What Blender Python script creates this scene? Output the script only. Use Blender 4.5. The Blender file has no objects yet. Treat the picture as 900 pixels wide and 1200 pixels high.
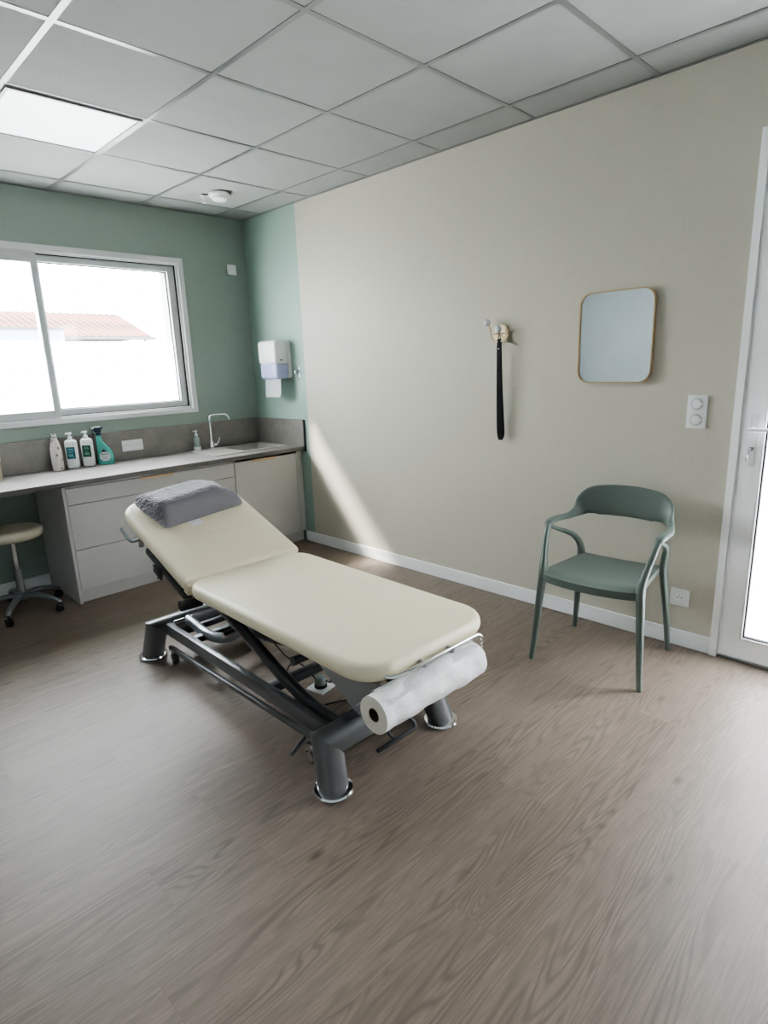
import bpy, bmesh, math, random
from mathutils import Vector, Matrix
random.seed(7)
C = bpy.context.scene.collection
R = math.radians
H = 2.566                     # ceiling height

# ------------------------------------------------------------------ materials
def new_mat(name):
    m = bpy.data.materials.new(name); m.use_nodes = True
    nt = m.node_tree
    return m, nt, nt.nodes['Principled BSDF'], nt.nodes['Material Output']

def srgb(r, g, b):
    f = lambda c: (c/255/12.92) if c/255 <= .04045 else ((c/255+.055)/1.055)**2.4
    return (f(r), f(g), f(b), 1)

def pmat(name, col, rough=.5, metal=0, bump=0, bscale=200, coat=0, spec=.5, trans=0, alpha=1, var=0, vscale=6, sheen=0):
    m, nt, b, out = new_mat(name)
    b.inputs['Base Color'].default_value = col
    b.inputs['Roughness'].default_value = rough
    b.inputs['Metallic'].default_value = metal
    b.inputs['Specular IOR Level'].default_value = spec
    b.inputs['Coat Weight'].default_value = coat
    b.inputs['Transmission Weight'].default_value = trans
    b.inputs['Alpha'].default_value = alpha
    b.inputs['Sheen Weight'].default_value = sheen
    tc = nt.nodes.new('ShaderNodeTexCoord')
    n = nt.nodes.new('ShaderNodeTexNoise'); n.inputs['Scale'].default_value = bscale; n.inputs['Detail'].default_value = 3
    nt.links.new(tc.outputs['Object'], n.inputs['Vector'])
    if bump:
        bp = nt.nodes.new('ShaderNodeBump'); bp.inputs['Strength'].default_value = bump; bp.inputs['Distance'].default_value = .002
        nt.links.new(n.outputs['Fac'], bp.inputs['Height']); nt.links.new(bp.outputs['Normal'], b.inputs['Normal'])
    v = var if var else .03
    n2 = nt.nodes.new('ShaderNodeTexNoise'); n2.inputs['Scale'].default_value = vscale; n2.inputs['Detail'].default_value = 4
    nt.links.new(tc.outputs['Object'], n2.inputs['Vector'])
    mr = nt.nodes.new('ShaderNodeMapRange'); mr.inputs['From Min'].default_value = .3; mr.inputs['From Max'].default_value = .7
    mr.inputs['To Min'].default_value = 1-v; mr.inputs['To Max'].default_value = 1+v*.6
    nt.links.new(n2.outputs['Fac'], mr.inputs['Value'])
    mx = nt.nodes.new('ShaderNodeVectorMath'); mx.operation = 'SCALE'; mx.inputs[0].default_value = col[:3]
    nt.links.new(mr.outputs['Result'], mx.inputs['Scale']); nt.links.new(mx.outputs['Vector'], b.inputs['Base Color'])
    return m

def weave_mat(name, col, scale=260, strength=.25, split=None):
    """painted glass-fibre wall covering: fine crossed threads; split=(y, col2) paints a second colour beyond y"""
    m, nt, b, out = new_mat(name); N = nt.nodes.new; L = nt.links.new
    tc = N('ShaderNodeTexCoord')
    h = []
    for sc in ((8, 8, 300), (300, 300, 8)):
        mp = N('ShaderNodeMapping'); mp.inputs['Scale'].default_value = sc
        L(tc.outputs['Object'], mp.inputs['Vector'])
        n = N('ShaderNodeTexNoise'); n.inputs['Scale'].default_value = 1; n.inputs['Detail'].default_value = 2
        L(mp.outputs['Vector'], n.inputs['Vector']); h.append(n)
    ad = N('ShaderNodeMath'); ad.operation = 'ADD'; L(h[0].outputs['Fac'], ad.inputs[0]); L(h[1].outputs['Fac'], ad.inputs[1])
    bp = N('ShaderNodeBump'); bp.inputs['Strength'].default_value = strength; bp.inputs['Distance'].default_value = .002
    L(ad.outputs[0], bp.inputs['Height']); L(bp.outputs['Normal'], b.inputs['Normal'])
    mr = N('ShaderNodeMapRange'); mr.inputs['From Min'].default_value = .7; mr.inputs['From Max'].default_value = 1.3
    mr.inputs['To Min'].default_value = .955; mr.inputs['To Max'].default_value = 1.035
    L(ad.outputs[0], mr.inputs['Value'])
    sc = N('ShaderNodeVectorMath'); sc.operation = 'SCALE'; sc.inputs[0].default_value = col[:3]
    if split:
        sx = N('ShaderNodeSeparateXYZ'); L(tc.outputs['Object'], sx.inputs[0])
        gt = N('ShaderNodeMath'); gt.operation = 'GREATER_THAN'; gt.inputs[1].default_value = split[0]; L(sx.outputs['Y'], gt.inputs[0])
        mi = N('ShaderNodeMix'); mi.data_type = 'RGBA'; mi.inputs['A'].default_value = col; mi.inputs['B'].default_value = split[1]
        L(gt.outputs[0], mi.inputs['Factor']); L(mi.outputs['Result'], sc.inputs[0])
    L(mr.outputs['Result'], sc.inputs['Scale']); L(sc.outputs['Vector'], b.inputs['Base Color'])
    b.inputs['Roughness'].default_value = .75; b.inputs['Specular IOR Level'].default_value = .3
    return m

def floor_mat():
    m, nt, b, out = new_mat('oak_vinyl_planks'); N = nt.nodes.new; L = nt.links.new
    def math_(op, a, bb=None, c=None):
        n = N('ShaderNodeMath'); n.operation = op
        for i, v in enumerate((a, bb, c)):
            if v is None: continue
            if hasattr(v, 'name') and not isinstance(v, (int, float)): L(v, n.inputs[i])
            else: n.inputs[i].default_value = v
        return n.outputs[0]
    tc = N('ShaderNodeTexCoord'); s = N('ShaderNodeSeparateXYZ'); L(tc.outputs['Object'], s.inputs[0])
    W, LEN = .182, 1.22
    row = math_('FLOOR', math_('DIVIDE', s.outputs['Y'], W))
    wn = N('ShaderNodeTexWhiteNoise'); wn.noise_dimensions = '1D'; L(row, wn.inputs['W'])
    xo = math_('ADD', s.outputs['X'], math_('MULTIPLY', wn.outputs['Value'], LEN))
    colm = math_('FLOOR', math_('DIVIDE', xo, LEN))
    cmb = N('ShaderNodeCombineXYZ'); L(row, cmb.inputs[0]); L(colm, cmb.inputs[1])
    pid = N('ShaderNodeTexWhiteNoise'); pid.noise_dimensions = '3D'; L(cmb.outputs[0], pid.inputs['Vector'])
    # seams
    fy = math_('FRACT', math_('DIVIDE', s.outputs['Y'], W)); fx = math_('FRACT', math_('DIVIDE', xo, LEN))
    ey = math_('MULTIPLY', math_('MINIMUM', fy, math_('SUBTRACT', 1, fy)), W)
    ex = math_('MULTIPLY', math_('MINIMUM', fx, math_('SUBTRACT', 1, fx)), LEN)
    e = math_('MINIMUM', ex, ey)
    seam = N('ShaderNodeMapRange'); seam.inputs['From Min'].default_value = 0; seam.inputs['From Max'].default_value = .0012; L(e, seam.inputs['Value'])
    # grain coordinates, shifted per plank
    off = math_('MULTIPLY', pid.outputs['Value'], 37)
    gv = N('ShaderNodeCombineXYZ'); L(math_('ADD', math_('MULTIPLY', s.outputs['X'], .60), off), gv.inputs[0]); L(math_('MULTIPLY', s.outputs['Y'], 6.5), gv.inputs[1]); L(off, gv.inputs[2])
    big = N('ShaderNodeTexNoise'); big.inputs['Scale'].default_value = 1.15; big.inputs['Detail'].default_value = 2; big.inputs['Roughness'].default_value = .5; big.inputs['Distortion'].default_value = .3
    L(gv.outputs[0], big.inputs['Vector'])
    rings = math_('SINE', math_('MULTIPLY', big.outputs['Fac'], 170))
    rings = math_('POWER', math_('MULTIPLY_ADD', rings, .5, .5), 2.6)
    fv = N('ShaderNodeCombineXYZ'); L(math_('ADD', math_('MULTIPLY', s.outputs['X'], 9), off), fv.inputs[0]); L(math_('MULTIPLY', s.outputs['Y'], 150), fv.inputs[1])
    fine = N('ShaderNodeTexNoise'); fine.inputs['Scale'].default_value = 1; fine.inputs['Detail'].default_value = 5; fine.inputs['Roughness'].default_value = .65
    L(fv.outputs[0], fine.inputs['Vector'])
    mv = N('ShaderNodeCombineXYZ'); L(math_('ADD', math_('MULTIPLY', s.outputs['X'], 2.2), off), mv.inputs[0]); L(math_('MULTIPLY', s.outputs['Y'], 30), mv.inputs[1])
    mid = N('ShaderNodeTexNoise'); mid.inputs['Scale'].default_value = 1; mid.inputs['Detail'].default_value = 4
    L(mv.outputs[0], mid.inputs['Vector'])
    mk_ = N('ShaderNodeTexNoise'); mk_.inputs['Scale'].default_value = .9; mk_.inputs['Detail'].default_value = 1; L(gv.outputs[0], mk_.inputs['Vector'])
    mkr = N('ShaderNodeMapRange'); mkr.inputs['From Min'].default_value = .40; mkr.inputs['From Max'].default_value = .62; mkr.inputs['To Min'].default_value = .15; L(mk_.outputs['Fac'], mkr.inputs['Value'])
    mask = mkr.outputs['Result']
    # knots
    kv = N('ShaderNodeCombineXYZ'); L(math_('MULTIPLY', s.outputs['X'], 1.5), kv.inputs[0]); L(math_('MULTIPLY', s.outputs['Y'], 3.2), kv.inputs[1])
    kn = N('ShaderNodeTexVoronoi'); kn.inputs['Scale'].default_value = 1.0; L(kv.outputs[0], kn.inputs['Vector'])
    kd = N('ShaderNodeMapRange'); kd.inputs['From Min'].default_value = .0; kd.inputs['From Max'].default_value = .06; L(kn.outputs['Distance'], kd.inputs['Value'])
    g = math_('ADD', math_('MULTIPLY', math_('MULTIPLY', rings, math_('MULTIPLY', fine.outputs['Fac'], mask)), -.42), math_('MULTIPLY', math_('SUBTRACT', fine.outputs['Fac'], .5), .62))
    g = math_('ADD', g, math_('MULTIPLY', math_('SUBTRACT', mid.outputs['Fac'], .5), .30))
    g = math_('ADD', g, math_('MULTIPLY', math_('SUBTRACT', pid.outputs['Value'], .5), .07))
    g = math_('ADD', g, .62)
    ramp = N('ShaderNodeValToRGB'); L(g, ramp.inputs['Fac'])
    cr = ramp.color_ramp; cr.elements[0].position = .1; cr.elements[0].color = FLOOR_D; cr.elements[1].position = .95; cr.elements[1].color = FLOOR_L
    el = cr.elements.new(.55); el.color = FLOOR_M
    mk = N('ShaderNodeMix'); mk.data_type = 'RGBA'; mk.inputs['A'].default_value = srgb(84, 70, 58); L(kd.outputs['Result'], mk.inputs['Factor']); L(ramp.outputs['Color'], mk.inputs['B'])
    ms = N('ShaderNodeMix'); ms.data_type = 'RGBA'; ms.inputs['A'].default_value = srgb(118, 103, 90); L(seam.outputs['Result'], ms.inputs['Factor']); L(mk.outputs['Result'], ms.inputs['B'])
    L(ms.outputs['Result'], b.inputs['Base Color'])
    rr = math_('MULTIPLY_ADD', fine.outputs['Fac'], .16, .36); L(rr, b.inputs['Roughness'])
    b.inputs['Specular IOR Level'].default_value = .4
    hh = math_('ADD', math_('MULTIPLY', g, .6), seam.outputs['Result'])
    bp = N('ShaderNodeBump'); bp.inputs['Strength'].default_value = .22; bp.inputs['Distance'].default_value = .0015
    L(hh, bp.inputs['Height']); L(bp.outputs['Normal'], b.inputs['Normal'])
    return m
FLOOR_D = srgb(78, 68, 59); FLOOR_M = srgb(121, 108, 97); FLOOR_L = srgb(153, 140, 127)

def glass_mat(name, tint=(.96, .98, .98, 1)):
    m, nt, b, out = new_mat(name); N = nt.nodes.new; L = nt.links.new
    nt.nodes.remove(b)
    t = N('ShaderNodeBsdfTransparent'); t.inputs['Color'].default_value = tint
    g = N('ShaderNodeBsdfGlossy'); g.inputs['Roughness'].default_value = .01
    lw = N('ShaderNodeLayerWeight'); lw.inputs['Blend'].default_value = .5
    pw = N('ShaderNodeMath'); pw.operation = 'POWER'; pw.inputs[1].default_value = 5; L(lw.outputs['Facing'], pw.inputs[0])
    f = N('ShaderNodeMath'); f.operation = 'MULTIPLY_ADD'; f.inputs[1].default_value = .9; f.inputs[2].default_value = .06; L(pw.outputs[0], f.inputs[0])
    mx = N('ShaderNodeMixShader'); L(f.outputs[0], mx.inputs[0]); L(t.outputs[0], mx.inputs[1]); L(g.outputs[0], mx.inputs[2])
    L(mx.outputs[0], out.inputs['Surface'])
    return m

def frost_mat(name):
    m, nt, b, out = new_mat(name); N = nt.nodes.new; L = nt.links.new
    nt.nodes.remove(b)
    t = N('ShaderNodeBsdfTranslucent'); t.inputs['Color'].default_value = (.95, .97, 1, 1)
    d = N('ShaderNodeBsdfDiffuse'); d.inputs['Color'].default_value = (.9, .92, .95, 1)
    n = N('ShaderNodeTexNoise'); n.inputs['Scale'].default_value = 400
    mr = N('ShaderNodeMapRange'); mr.inputs['To Min'].default_value = .10; mr.inputs['To Max'].default_value = .16; L(n.outputs['Fac'], mr.inputs['Value'])
    mx = N('ShaderNodeMixShader'); L(mr.outputs[0], mx.inputs[0]); L(t.outputs[0], mx.inputs[1]); L(d.outputs[0], mx.inputs[2])
    L(mx.outputs[0], out.inputs['Surface'])
    return m

def concrete_mat(name, col, spots=.35):
    m, nt, b, out = new_mat(name); N = nt.nodes.new; L = nt.links.new
    tc = N('ShaderNodeTexCoord')
    n = N('ShaderNodeTexNoise'); n.inputs['Scale'].default_value = 7; n.inputs['Detail'].default_value = 8; n.inputs['Roughness'].default_value = .62
    L(tc.outputs['Object'], n.inputs['Vector'])
    v = N('ShaderNodeTexVoronoi'); v.inputs['Scale'].default_value = 16; L(tc.outputs['Object'], v.inputs['Vector'])
    r = N('ShaderNodeMapRange'); r.inputs['From Min'].default_value = .04; r.inputs['From Max'].default_value = .12
    r.inputs['To Min'].default_value = 1-spots; r.inputs['To Max'].default_value = 1; L(v.outputs['Distance'], r.inputs['Value'])
    r2 = N('ShaderNodeMapRange'); r2.inputs['From Min'].default_value = .3; r2.inputs['From Max'].default_value = .7
    r2.inputs['To Min'].default_value = .8; r2.inputs['To Max'].default_value = 1.14; L(n.outputs['Fac'], r2.inputs['Value'])
    mu = N('ShaderNodeMath'); mu.operation = 'MULTIPLY'; L(r.outputs[0], mu.inputs[0]); L(r2.outputs[0], mu.inputs[1])
    s = N('ShaderNodeVectorMath'); s.operation = 'SCALE'; s.inputs[0].default_value = col[:3]; L(mu.outputs[0], s.inputs['Scale'])
    L(s.outputs['Vector'], b.inputs['Base Color']); b.inputs['Roughness'].default_value = .42
    return m

def quilt_mat(name, col):
    m, nt, b, out = new_mat(name); N = nt.nodes.new; L = nt.links.new
    tc = N('ShaderNodeTexCoord')
    v = N('ShaderNodeTexWave'); v.wave_type = 'BANDS'; v.bands_direction = 'DIAGONAL'; v.inputs['Scale'].default_value = 22; v.inputs['Distortion'].default_value = 9
    v.inputs['Detail'].default_value = 1.5; v.inputs['Detail Scale'].default_value = 1.1; L(tc.outputs['Object'], v.inputs['Vector'])
    bp = N('ShaderNodeBump'); bp.inputs['Strength'].default_value = 1; bp.inputs['Distance'].default_value = .006; L(v.outputs['Fac'], bp.inputs['Height']); L(bp.outputs['Normal'], b.inputs['Normal'])
    r = N('ShaderNodeMapRange'); r.inputs['To Min'].default_value = .84; r.inputs['To Max'].default_value = 1.12; L(v.outputs['Fac'], r.inputs['Value'])
    s = N('ShaderNodeVectorMath'); s.operation = 'SCALE'; s.inputs[0].default_value = col[:3]; L(r.outputs[0], s.inputs['Scale']); L(s.outputs['Vector'], b.inputs['Base Color'])
    b.inputs['Roughness'].default_value = .8; b.inputs['Sheen Weight'].default_value = .3
    return m

def paper_mat(name):
    m, nt, b, out = new_mat(name); N = nt.nodes.new; L = nt.links.new
    tc = N('ShaderNodeTexCoord')
    mp = N('ShaderNodeMapping'); mp.inputs['Scale'].default_value = (9, 26, 26); L(tc.outputs['Object'], mp.inputs['Vector'])
    n = N('ShaderNodeTexNoise'); n.inputs['Scale'].default_value = 1; n.inputs['Detail'].default_value = 5; n.inputs['Distortion'].default_value = 1.2; L(mp.outputs['Vector'], n.inputs['Vector'])
    bp = N('ShaderNodeBump'); bp.inputs['Strength'].default_value = .6; bp.inputs['Distance'].default_value = .012; L(n.outputs['Fac'], bp.inputs['Height']); L(bp.outputs['Normal'], b.inputs['Normal'])
    b.inputs['Base Color'].default_value = srgb(250, 250, 250); b.inputs['Roughness'].default_value = .85
    return m

def speck_mat(name, base, speck, scale=45, thr=.16):
    m, nt, b, out = new_mat(name); N = nt.nodes.new; L = nt.links.new
    tc = N('ShaderNodeTexCoord')
    mp = N('ShaderNodeMapping'); mp.inputs['Scale'].default_value = (1, 1, .6); L(tc.outputs['Object'], mp.inputs['Vector'])
    v = N('ShaderNodeTexVoronoi'); v.inputs['Scale'].default_value = scale; L(mp.outputs['Vector'], v.inputs['Vector'])
    r = N('ShaderNodeMapRange'); r.inputs['From Min'].default_value = thr; r.inputs['From Max'].default_value = thr+.1; L(v.outputs['Distance'], r.inputs['Value'])
    mx = N('ShaderNodeMix'); mx.data_type = 'RGBA'; mx.inputs['A'].default_value = speck; mx.inputs['B'].default_value = base
    L(r.outputs[0], mx.inputs['Factor']); L(mx.outputs['Result'], b.inputs['Base Color']); b.inputs['Roughness'].default_value = .45
    return m

def text_label_mat(name, base, ink, rows=70, z0=None, z1=None):
    """printed label: rows of tiny illegible text lines"""
    m, nt, b, out = new_mat(name); N = nt.nodes.new; L = nt.links.new
    tc = N('ShaderNodeTexCoord'); s = N('ShaderNodeSeparateXYZ'); L(tc.outputs['Object'], s.inputs[0])
    mp = N('ShaderNodeMapping'); mp.inputs['Scale'].default_value = (160, 160, rows); L(tc.outputs['Object'], mp.inputs['Vector'])
    n = N('ShaderNodeTexNoise'); n.inputs['Scale'].default_value = 1; n.inputs['Detail'].default_value = 1; L(mp.outputs['Vector'], n.inputs['Vector'])
    w = N('ShaderNodeMapRange'); w.inputs['From Min'].default_value = .56; w.inputs['From Max'].default_value = .75; w.inputs['To Max'].default_value = .6; L(n.outputs['Fac'], w.inputs['Value'])
    mx = N('ShaderNodeMix'); mx.data_type = 'RGBA'; mx.inputs['A'].default_value = base; mx.inputs['B'].default_value = ink
    L(w.outputs[0], mx.inputs['Factor']); L(mx.outputs['Result'], b.inputs['Base Color']); b.inputs['Roughness'].default_value = .5
    return m

def emit_panel_mat(name, col, strength):
    m, nt, b, out = new_mat(name)
    b.inputs['Base Color'].default_value = (.85, .87, .9, 1); b.inputs['Roughness'].default_value = .35
    b.inputs['Emission Color'].default_value = col; b.inputs['Emission Strength'].default_value = strength
    return m

def roof_tile_mat():
    m, nt, b, out = new_mat('terracotta_tiles'); N = nt.nodes.new; L = nt.links.new
    tc = N('ShaderNodeTexCoord'); s = N('ShaderNodeSeparateXYZ'); L(tc.outputs['Object'], s.inputs[0])
    n = N('ShaderNodeTexNoise'); n.inputs['Scale'].default_value = 5; n.inputs['Detail'].default_value = 4; L(tc.outputs['Object'], n.inputs['Vector'])
    w = N('ShaderNodeMath'); w.operation = 'MULTIPLY'; w.inputs[1].default_value = 2*math.pi/.2; L(s.outputs['X'], w.inputs[0])
    c = N('ShaderNodeMath'); c.operation = 'COSINE'; L(w.outputs[0], c.inputs[0])
    r = N('ShaderNodeMapRange'); r.inputs['From Min'].default_value = -.6; r.inputs['From Max'].default_value = .5; L(c.outputs[0], r.inputs['Value'])
    mx = N('ShaderNodeMix'); mx.data_type = 'RGBA'; mx.inputs['A'].default_value = srgb(44, 13, 6); mx.inputs['B'].default_value = srgb(100, 52, 34)
    L(r.outputs[0], mx.inputs['Factor']); L(mx.outputs['Result'], b.inputs['Base Color']); b.inputs['Roughness'].default_value = .9
    return m

M = {}
M['wall_green'] = weave_mat('sage_green_paint', srgb(152, 165, 156))
M['wall_right'] = weave_mat('beige_paint_with_green_return', srgb(194, 190, 176), split=(-.689, srgb(152, 174, 162)))
M['wall_pale'] = weave_mat('pale_grey_paint', srgb(200, 206, 208))
M['floor'] = floor_mat()
M['tile'] = pmat('ceiling_tile', srgb(158, 161, 158), .95, bump=.5, bscale=160, spec=.1)
M['grid'] = pmat('ceiling_grid_metal', srgb(112, 114, 112), .3, spec=.9)
M['diffuser'] = emit_panel_mat('light_diffuser', (.86, .93, 1, 1), .28)
M['white'] = pmat('white_paint', srgb(238, 240, 240), .4)
M['white_alu'] = pmat('white_lacquered_metal', srgb(212, 214, 214), .3)
M['alu_frame'] = pmat('window_frame_grey_white', srgb(196, 199, 200), .35)
M['seal'] = pmat('black_seal', srgb(28, 28, 30), .7)
M['door_white'] = pmat('door_white', srgb(252, 253, 253), .5)
M['plastic'] = pmat('white_plastic', srgb(232, 233, 233), .3)
M['cab'] = pmat('light_grey_laminate', srgb(196, 194, 192), .5, bump=.08)
M['cab_side'] = pmat('light_grey_laminate_side', srgb(186, 184, 182), .5)
M['worktop'] = concrete_mat('worktop_concrete_laminate', srgb(146, 142, 138), .1)
M['splash'] = concrete_mat('splashback_concrete_laminate', srgb(134, 130, 124), .35)
M['splash_edge'] = pmat('dark_edge_strip', srgb(62, 62, 60), .5)
M['splash_edge2'] = pmat('grey_edge_band', srgb(104, 102, 98), .5)
M['sink'] = pmat('sink_composite', srgb(176, 172, 165), .4, bump=.1)
M['gold'] = pmat('satin_gold', srgb(190, 168, 134), .4, metal=.7)
M['brass'] = pmat('polished_brass', srgb(222, 204, 172), .28, metal=1)
M['chrome'] = pmat('chrome', srgb(225, 227, 229), .10, metal=1)
M['steel'] = pmat('brushed_steel', srgb(165, 168, 170), .3, metal=1)
M['vinyl'] = pmat('cream_vinyl', srgb(236, 226, 197), .42, bump=.15, bscale=900, spec=.45)
M['vinyl_stool'] = pmat('cream_vinyl_stool', srgb(208, 200, 180), .45)
M['frame_grey'] = pmat('grey_powder_coat', srgb(110, 112, 113), .32, metal=.35)
M['frame_dark'] = pmat('dark_grey_powder_coat', srgb(68, 70, 72), .33, metal=.35)
M['frame_silver'] = pmat('silver_powder_coat', srgb(142, 148, 152), .3, metal=.5)
M['bracket'] = pmat('grey_bracket', srgb(148, 151, 150), .45, metal=.2)
M['black'] = pmat('black_plastic', srgb(24, 24, 26), .45)
M['matt_black'] = pmat('matt_black', srgb(12, 12, 13), .6, spec=.15)
M['board'] = pmat('underside_board', srgb(58, 56, 54), .8)
M['pillow'] = quilt_mat('grey_quilted_fabric', srgb(138, 136, 145))
M['pillow_plain'] = pmat('grey_fabric', srgb(120, 118, 125), .85, bump=.4, bscale=700, sheen=.2)
M['paper'] = paper_mat('creased_white_paper')
M['paper_end'] = pmat('paper_roll_end', srgb(226, 220, 206), .9, bump=.3, bscale=300)
M['card'] = pmat('brown_cardboard', srgb(92, 74, 58), .9)
M['chair'] = pmat('grey_green_polypropylene', srgb(98, 109, 103), .42, bump=.06, bscale=500, spec=.4)
M['mirror'] = pmat('mirror_silvering', (.74, .80, .82, 1), .03, metal=1)
M['glass'] = glass_mat('clear_glass')
M['frost'] = frost_mat('frosted_film')
M['towel'] = pmat('paper_towel', srgb(238, 240, 240), .9, bump=.3, bscale=300)
M['blue_plastic'] = pmat('translucent_blue_plastic', srgb(178, 182, 218), .25, spec=.6)
M['teal'] = pmat('teal_plastic', srgb(92, 176, 162), .25)
M['navy'] = pmat('dark_navy_plastic', srgb(18, 44, 60), .35)
M['clear_plastic'] = pmat('clear_green_plastic', srgb(186, 200, 196), .12, trans=.35)
M['label_blue'] = text_label_mat('teal_blue_printed_label', srgb(10, 92, 106), srgb(120, 176, 182))
M['label_green'] = text_label_mat('green_printed_label', srgb(18, 78, 50), srgb(112, 160, 112))
M['print_pale'] = pmat('pale_print', srgb(150, 190, 190), .5)
M['print_dark'] = pmat('dark_print', srgb(60, 84, 92), .5)
M['label_white'] = text_label_mat('white_printed_label', srgb(215, 222, 222), srgb(80, 110, 112))
M['speckled'] = speck_mat('speckled_white_ceramic', srgb(212, 204, 198), srgb(128, 112, 110), 42, .2)
M['cream_box'] = pmat('cream_card', srgb(188, 180, 158), .7)
M['roof'] = roof_tile_mat()
M['render'] = pmat('pale_render', srgb(120, 132, 146), .9)
M['gutter'] = pmat('grey_gutter', srgb(70, 66, 68), .6)
M['ground'] = pmat('pale_paving', srgb(190, 188, 184), .9, var=.1)
M['knob_white'] = pmat('clear_white_knob', srgb(225, 228, 230), .12)

# ------------------------------------------------------------------ object helpers
WM = {}
def wm(o): return WM.get(o.name, Matrix.Identity(4))

def finish(o, parent=None, kind=None):
    C.objects.link(o)
    if parent is not None:
        o.parent = parent
    WM[o.name] = (wm(parent) if parent is not None else Matrix.Identity(4)) @ Matrix.LocRotScale(o.location, o.rotation_euler, o.scale)
    if kind: o['kind'] = kind
    return o

def thing(name, label, cat, loc=(0, 0, 0), rz=0, group=None, rot=None):
    o = bpy.data.objects.new(name, None); o.empty_display_size = .05
    o.location = loc; o.rotation_euler = rot if rot else (0, 0, rz)
    o['label'] = label; o['category'] = cat
    if group: o['group'] = group
    return finish(o)

def obj(name, bm, mat, parent=None, world=False, ang=35, kind=None, label=None):
    """world=True: bm is authored in world coordinates and moved into the parent's frame"""
    if world and parent is not None:
        bm.transform(wm(parent).inverted())
    bmesh.ops.recalc_face_normals(bm, faces=bm.faces)
    me = bpy.data.meshes.new(name); bm.to_mesh(me); bm.free()
    for mm in (mat if isinstance(mat, (list, tuple)) else [mat]): me.materials.append(M[mm])
    for p in me.polygons: p.use_smooth = True
    me.set_sharp_from_angle(angle=R(ang))
    o = bpy.data.objects.new(name, me)
    if label: o['label'] = label
    return finish(o, parent, kind)

def tag(o, label, cat, group=None):
    o['label'] = label; o['category'] = cat
    if group: o['group'] = group
    return o

def dup(root, loc, rz=0, label=None, group=None):
    r = root.copy(); C.objects.link(r); r.location = loc; r.rotation_euler = (0, 0, rz)
    if label: r['label'] = label
    if group: r['group'] = group
    for ch in list(root.children):
        c = ch.copy(); C.objects.link(c); c.parent = r
        for g in ch.children:
            d = g.copy(); C.objects.link(d); d.parent = c
    return r

# ------------------------------------------------------------------ shape helpers
def nb(): return bmesh.new()

def box(bm, x0, x1, y0, y1, z0, z1, bev=0, seg=2, mi=0, mat4=None):
    t = bmesh.new()
    vs = [t.verts.new((x, y, z)) for x in (x0, x1) for y in (y0, y1) for z in (z0, z1)]
    for f in ((0, 1, 3, 2), (4, 6, 7, 5), (0, 4, 5, 1), (2, 3, 7, 6), (0, 2, 6, 4), (1, 5, 7, 3)):
        t.faces.new([vs[i] for i in f])
    if bev: bmesh.ops.bevel(t, geom=list(t.edges), offset=bev, segments=seg, profile=.5, affect='EDGES')
    return merge(bm, t, mi, mat4)

def sheet(axis, t, a0, a1, z0, z1):
    bm = bmesh.new(); P = (lambda a, z: (a, t, z)) if axis == 'x' else (lambda a, z: (t, a, z))
    bm.faces.new([bm.verts.new(P(a, z)) for a, z in ((a0, z0), (a1, z0), (a1, z1), (a0, z1))]); return bm

def merge(bm, t, mi=0, mat4=None):
    if mat4 is not None: t.transform(mat4)
    mp = {v: bm.verts.new(v.co) for v in t.verts}
    for f in t.faces:
        try:
            nf = bm.faces.new([mp[v] for v in f.verts]); nf.material_index = mi
        except ValueError: pass
    t.free(); return bm

def rrect(w, h, r, n=6):
    """rounded rectangle outline, centred; r may be a 4-list (++, -+, --, +-)"""
    rs = r if isinstance(r, (list, tuple)) else [r]*4
    pts = []
    for k, (sx, sy) in enumerate(((1, 1), (-1, 1), (-1, -1), (1, -1))):
        rr = max(rs[k], 1e-5); cx, cy = sx*(w/2-rr), sy*(h/2-rr)
        for i in range(n+1):
            a = R(90*k + 90*i/n); pts.append((cx+rr*math.cos(a), cy+rr*math.sin(a)))
    return pts

def prism(bm, pts, z0, z1, bev=0, seg=3, mi=0, mat4=None, crown=0):
    """extrude an outline from z0 to z1 with rounded top/bottom rims by insetting rings"""
    t = bmesh.new()
    n = len(pts)
    def ring(inset, z):
        out = []
        for i in range(n):
            a = Vector(pts[i-1]); b = Vector(pts[i]); c = Vector(pts[(i+1) % n])
            d1 = (b-a); d2 = (c-b)
            if d1.length < 1e-7: d1 = d2
            if d2.length < 1e-7: d2 = d1
            d = d1.normalized()+d2.normalized()
            d = d.normalized() if d.length > 1e-7 else d1.normalized()
            nn = Vector((-d.y, d.x))
            p = b + nn*inset
            out.append(t.verts.new((p.x, p.y, z)))
        return out
    rings = []
    if bev:
        for i in range(seg+1):
            a = R(90*i/seg); rings.append(ring(bev*(1-math.sin(a)), z0+bev*(1-math.cos(a))))
        for i in range(seg+1):
            a = R(90*i/seg); rings.append(ring(bev*(1-math.cos(a)), z1-bev*(1-math.sin(a))))
    else:
        rings = [ring(0, z0), ring(0, z1)]
    for a, b in zip(rings, rings[1:]):
        for i in range(n):
            j = (i+1) % n
            t.faces.new((a[i], a[j], b[j], b[i]))
    t.faces.new(list(reversed(rings[0])))
    if crown:
        cx = sum(p[0] for p in pts)/n; cy = sum(p[1] for p in pts)/n
        prev = rings[-1]
        for k in range(1, 5):
            s = 1-k/5; cur = []
            for v in rings[-1]:
                cur.append(t.verts.new((cx+(v.co.x-cx)*s, cy+(v.co.y-cy)*s, z1+crown*(1-s*s))))
            for i in range(n):
                j = (i+1) % n; t.faces.new((prev[i], prev[j], cur[j], cur[i]))
            prev = cur
        t.faces.new(prev)
    else:
        t.faces.new(rings[-1])
    return merge(bm, t, mi, mat4)

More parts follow.
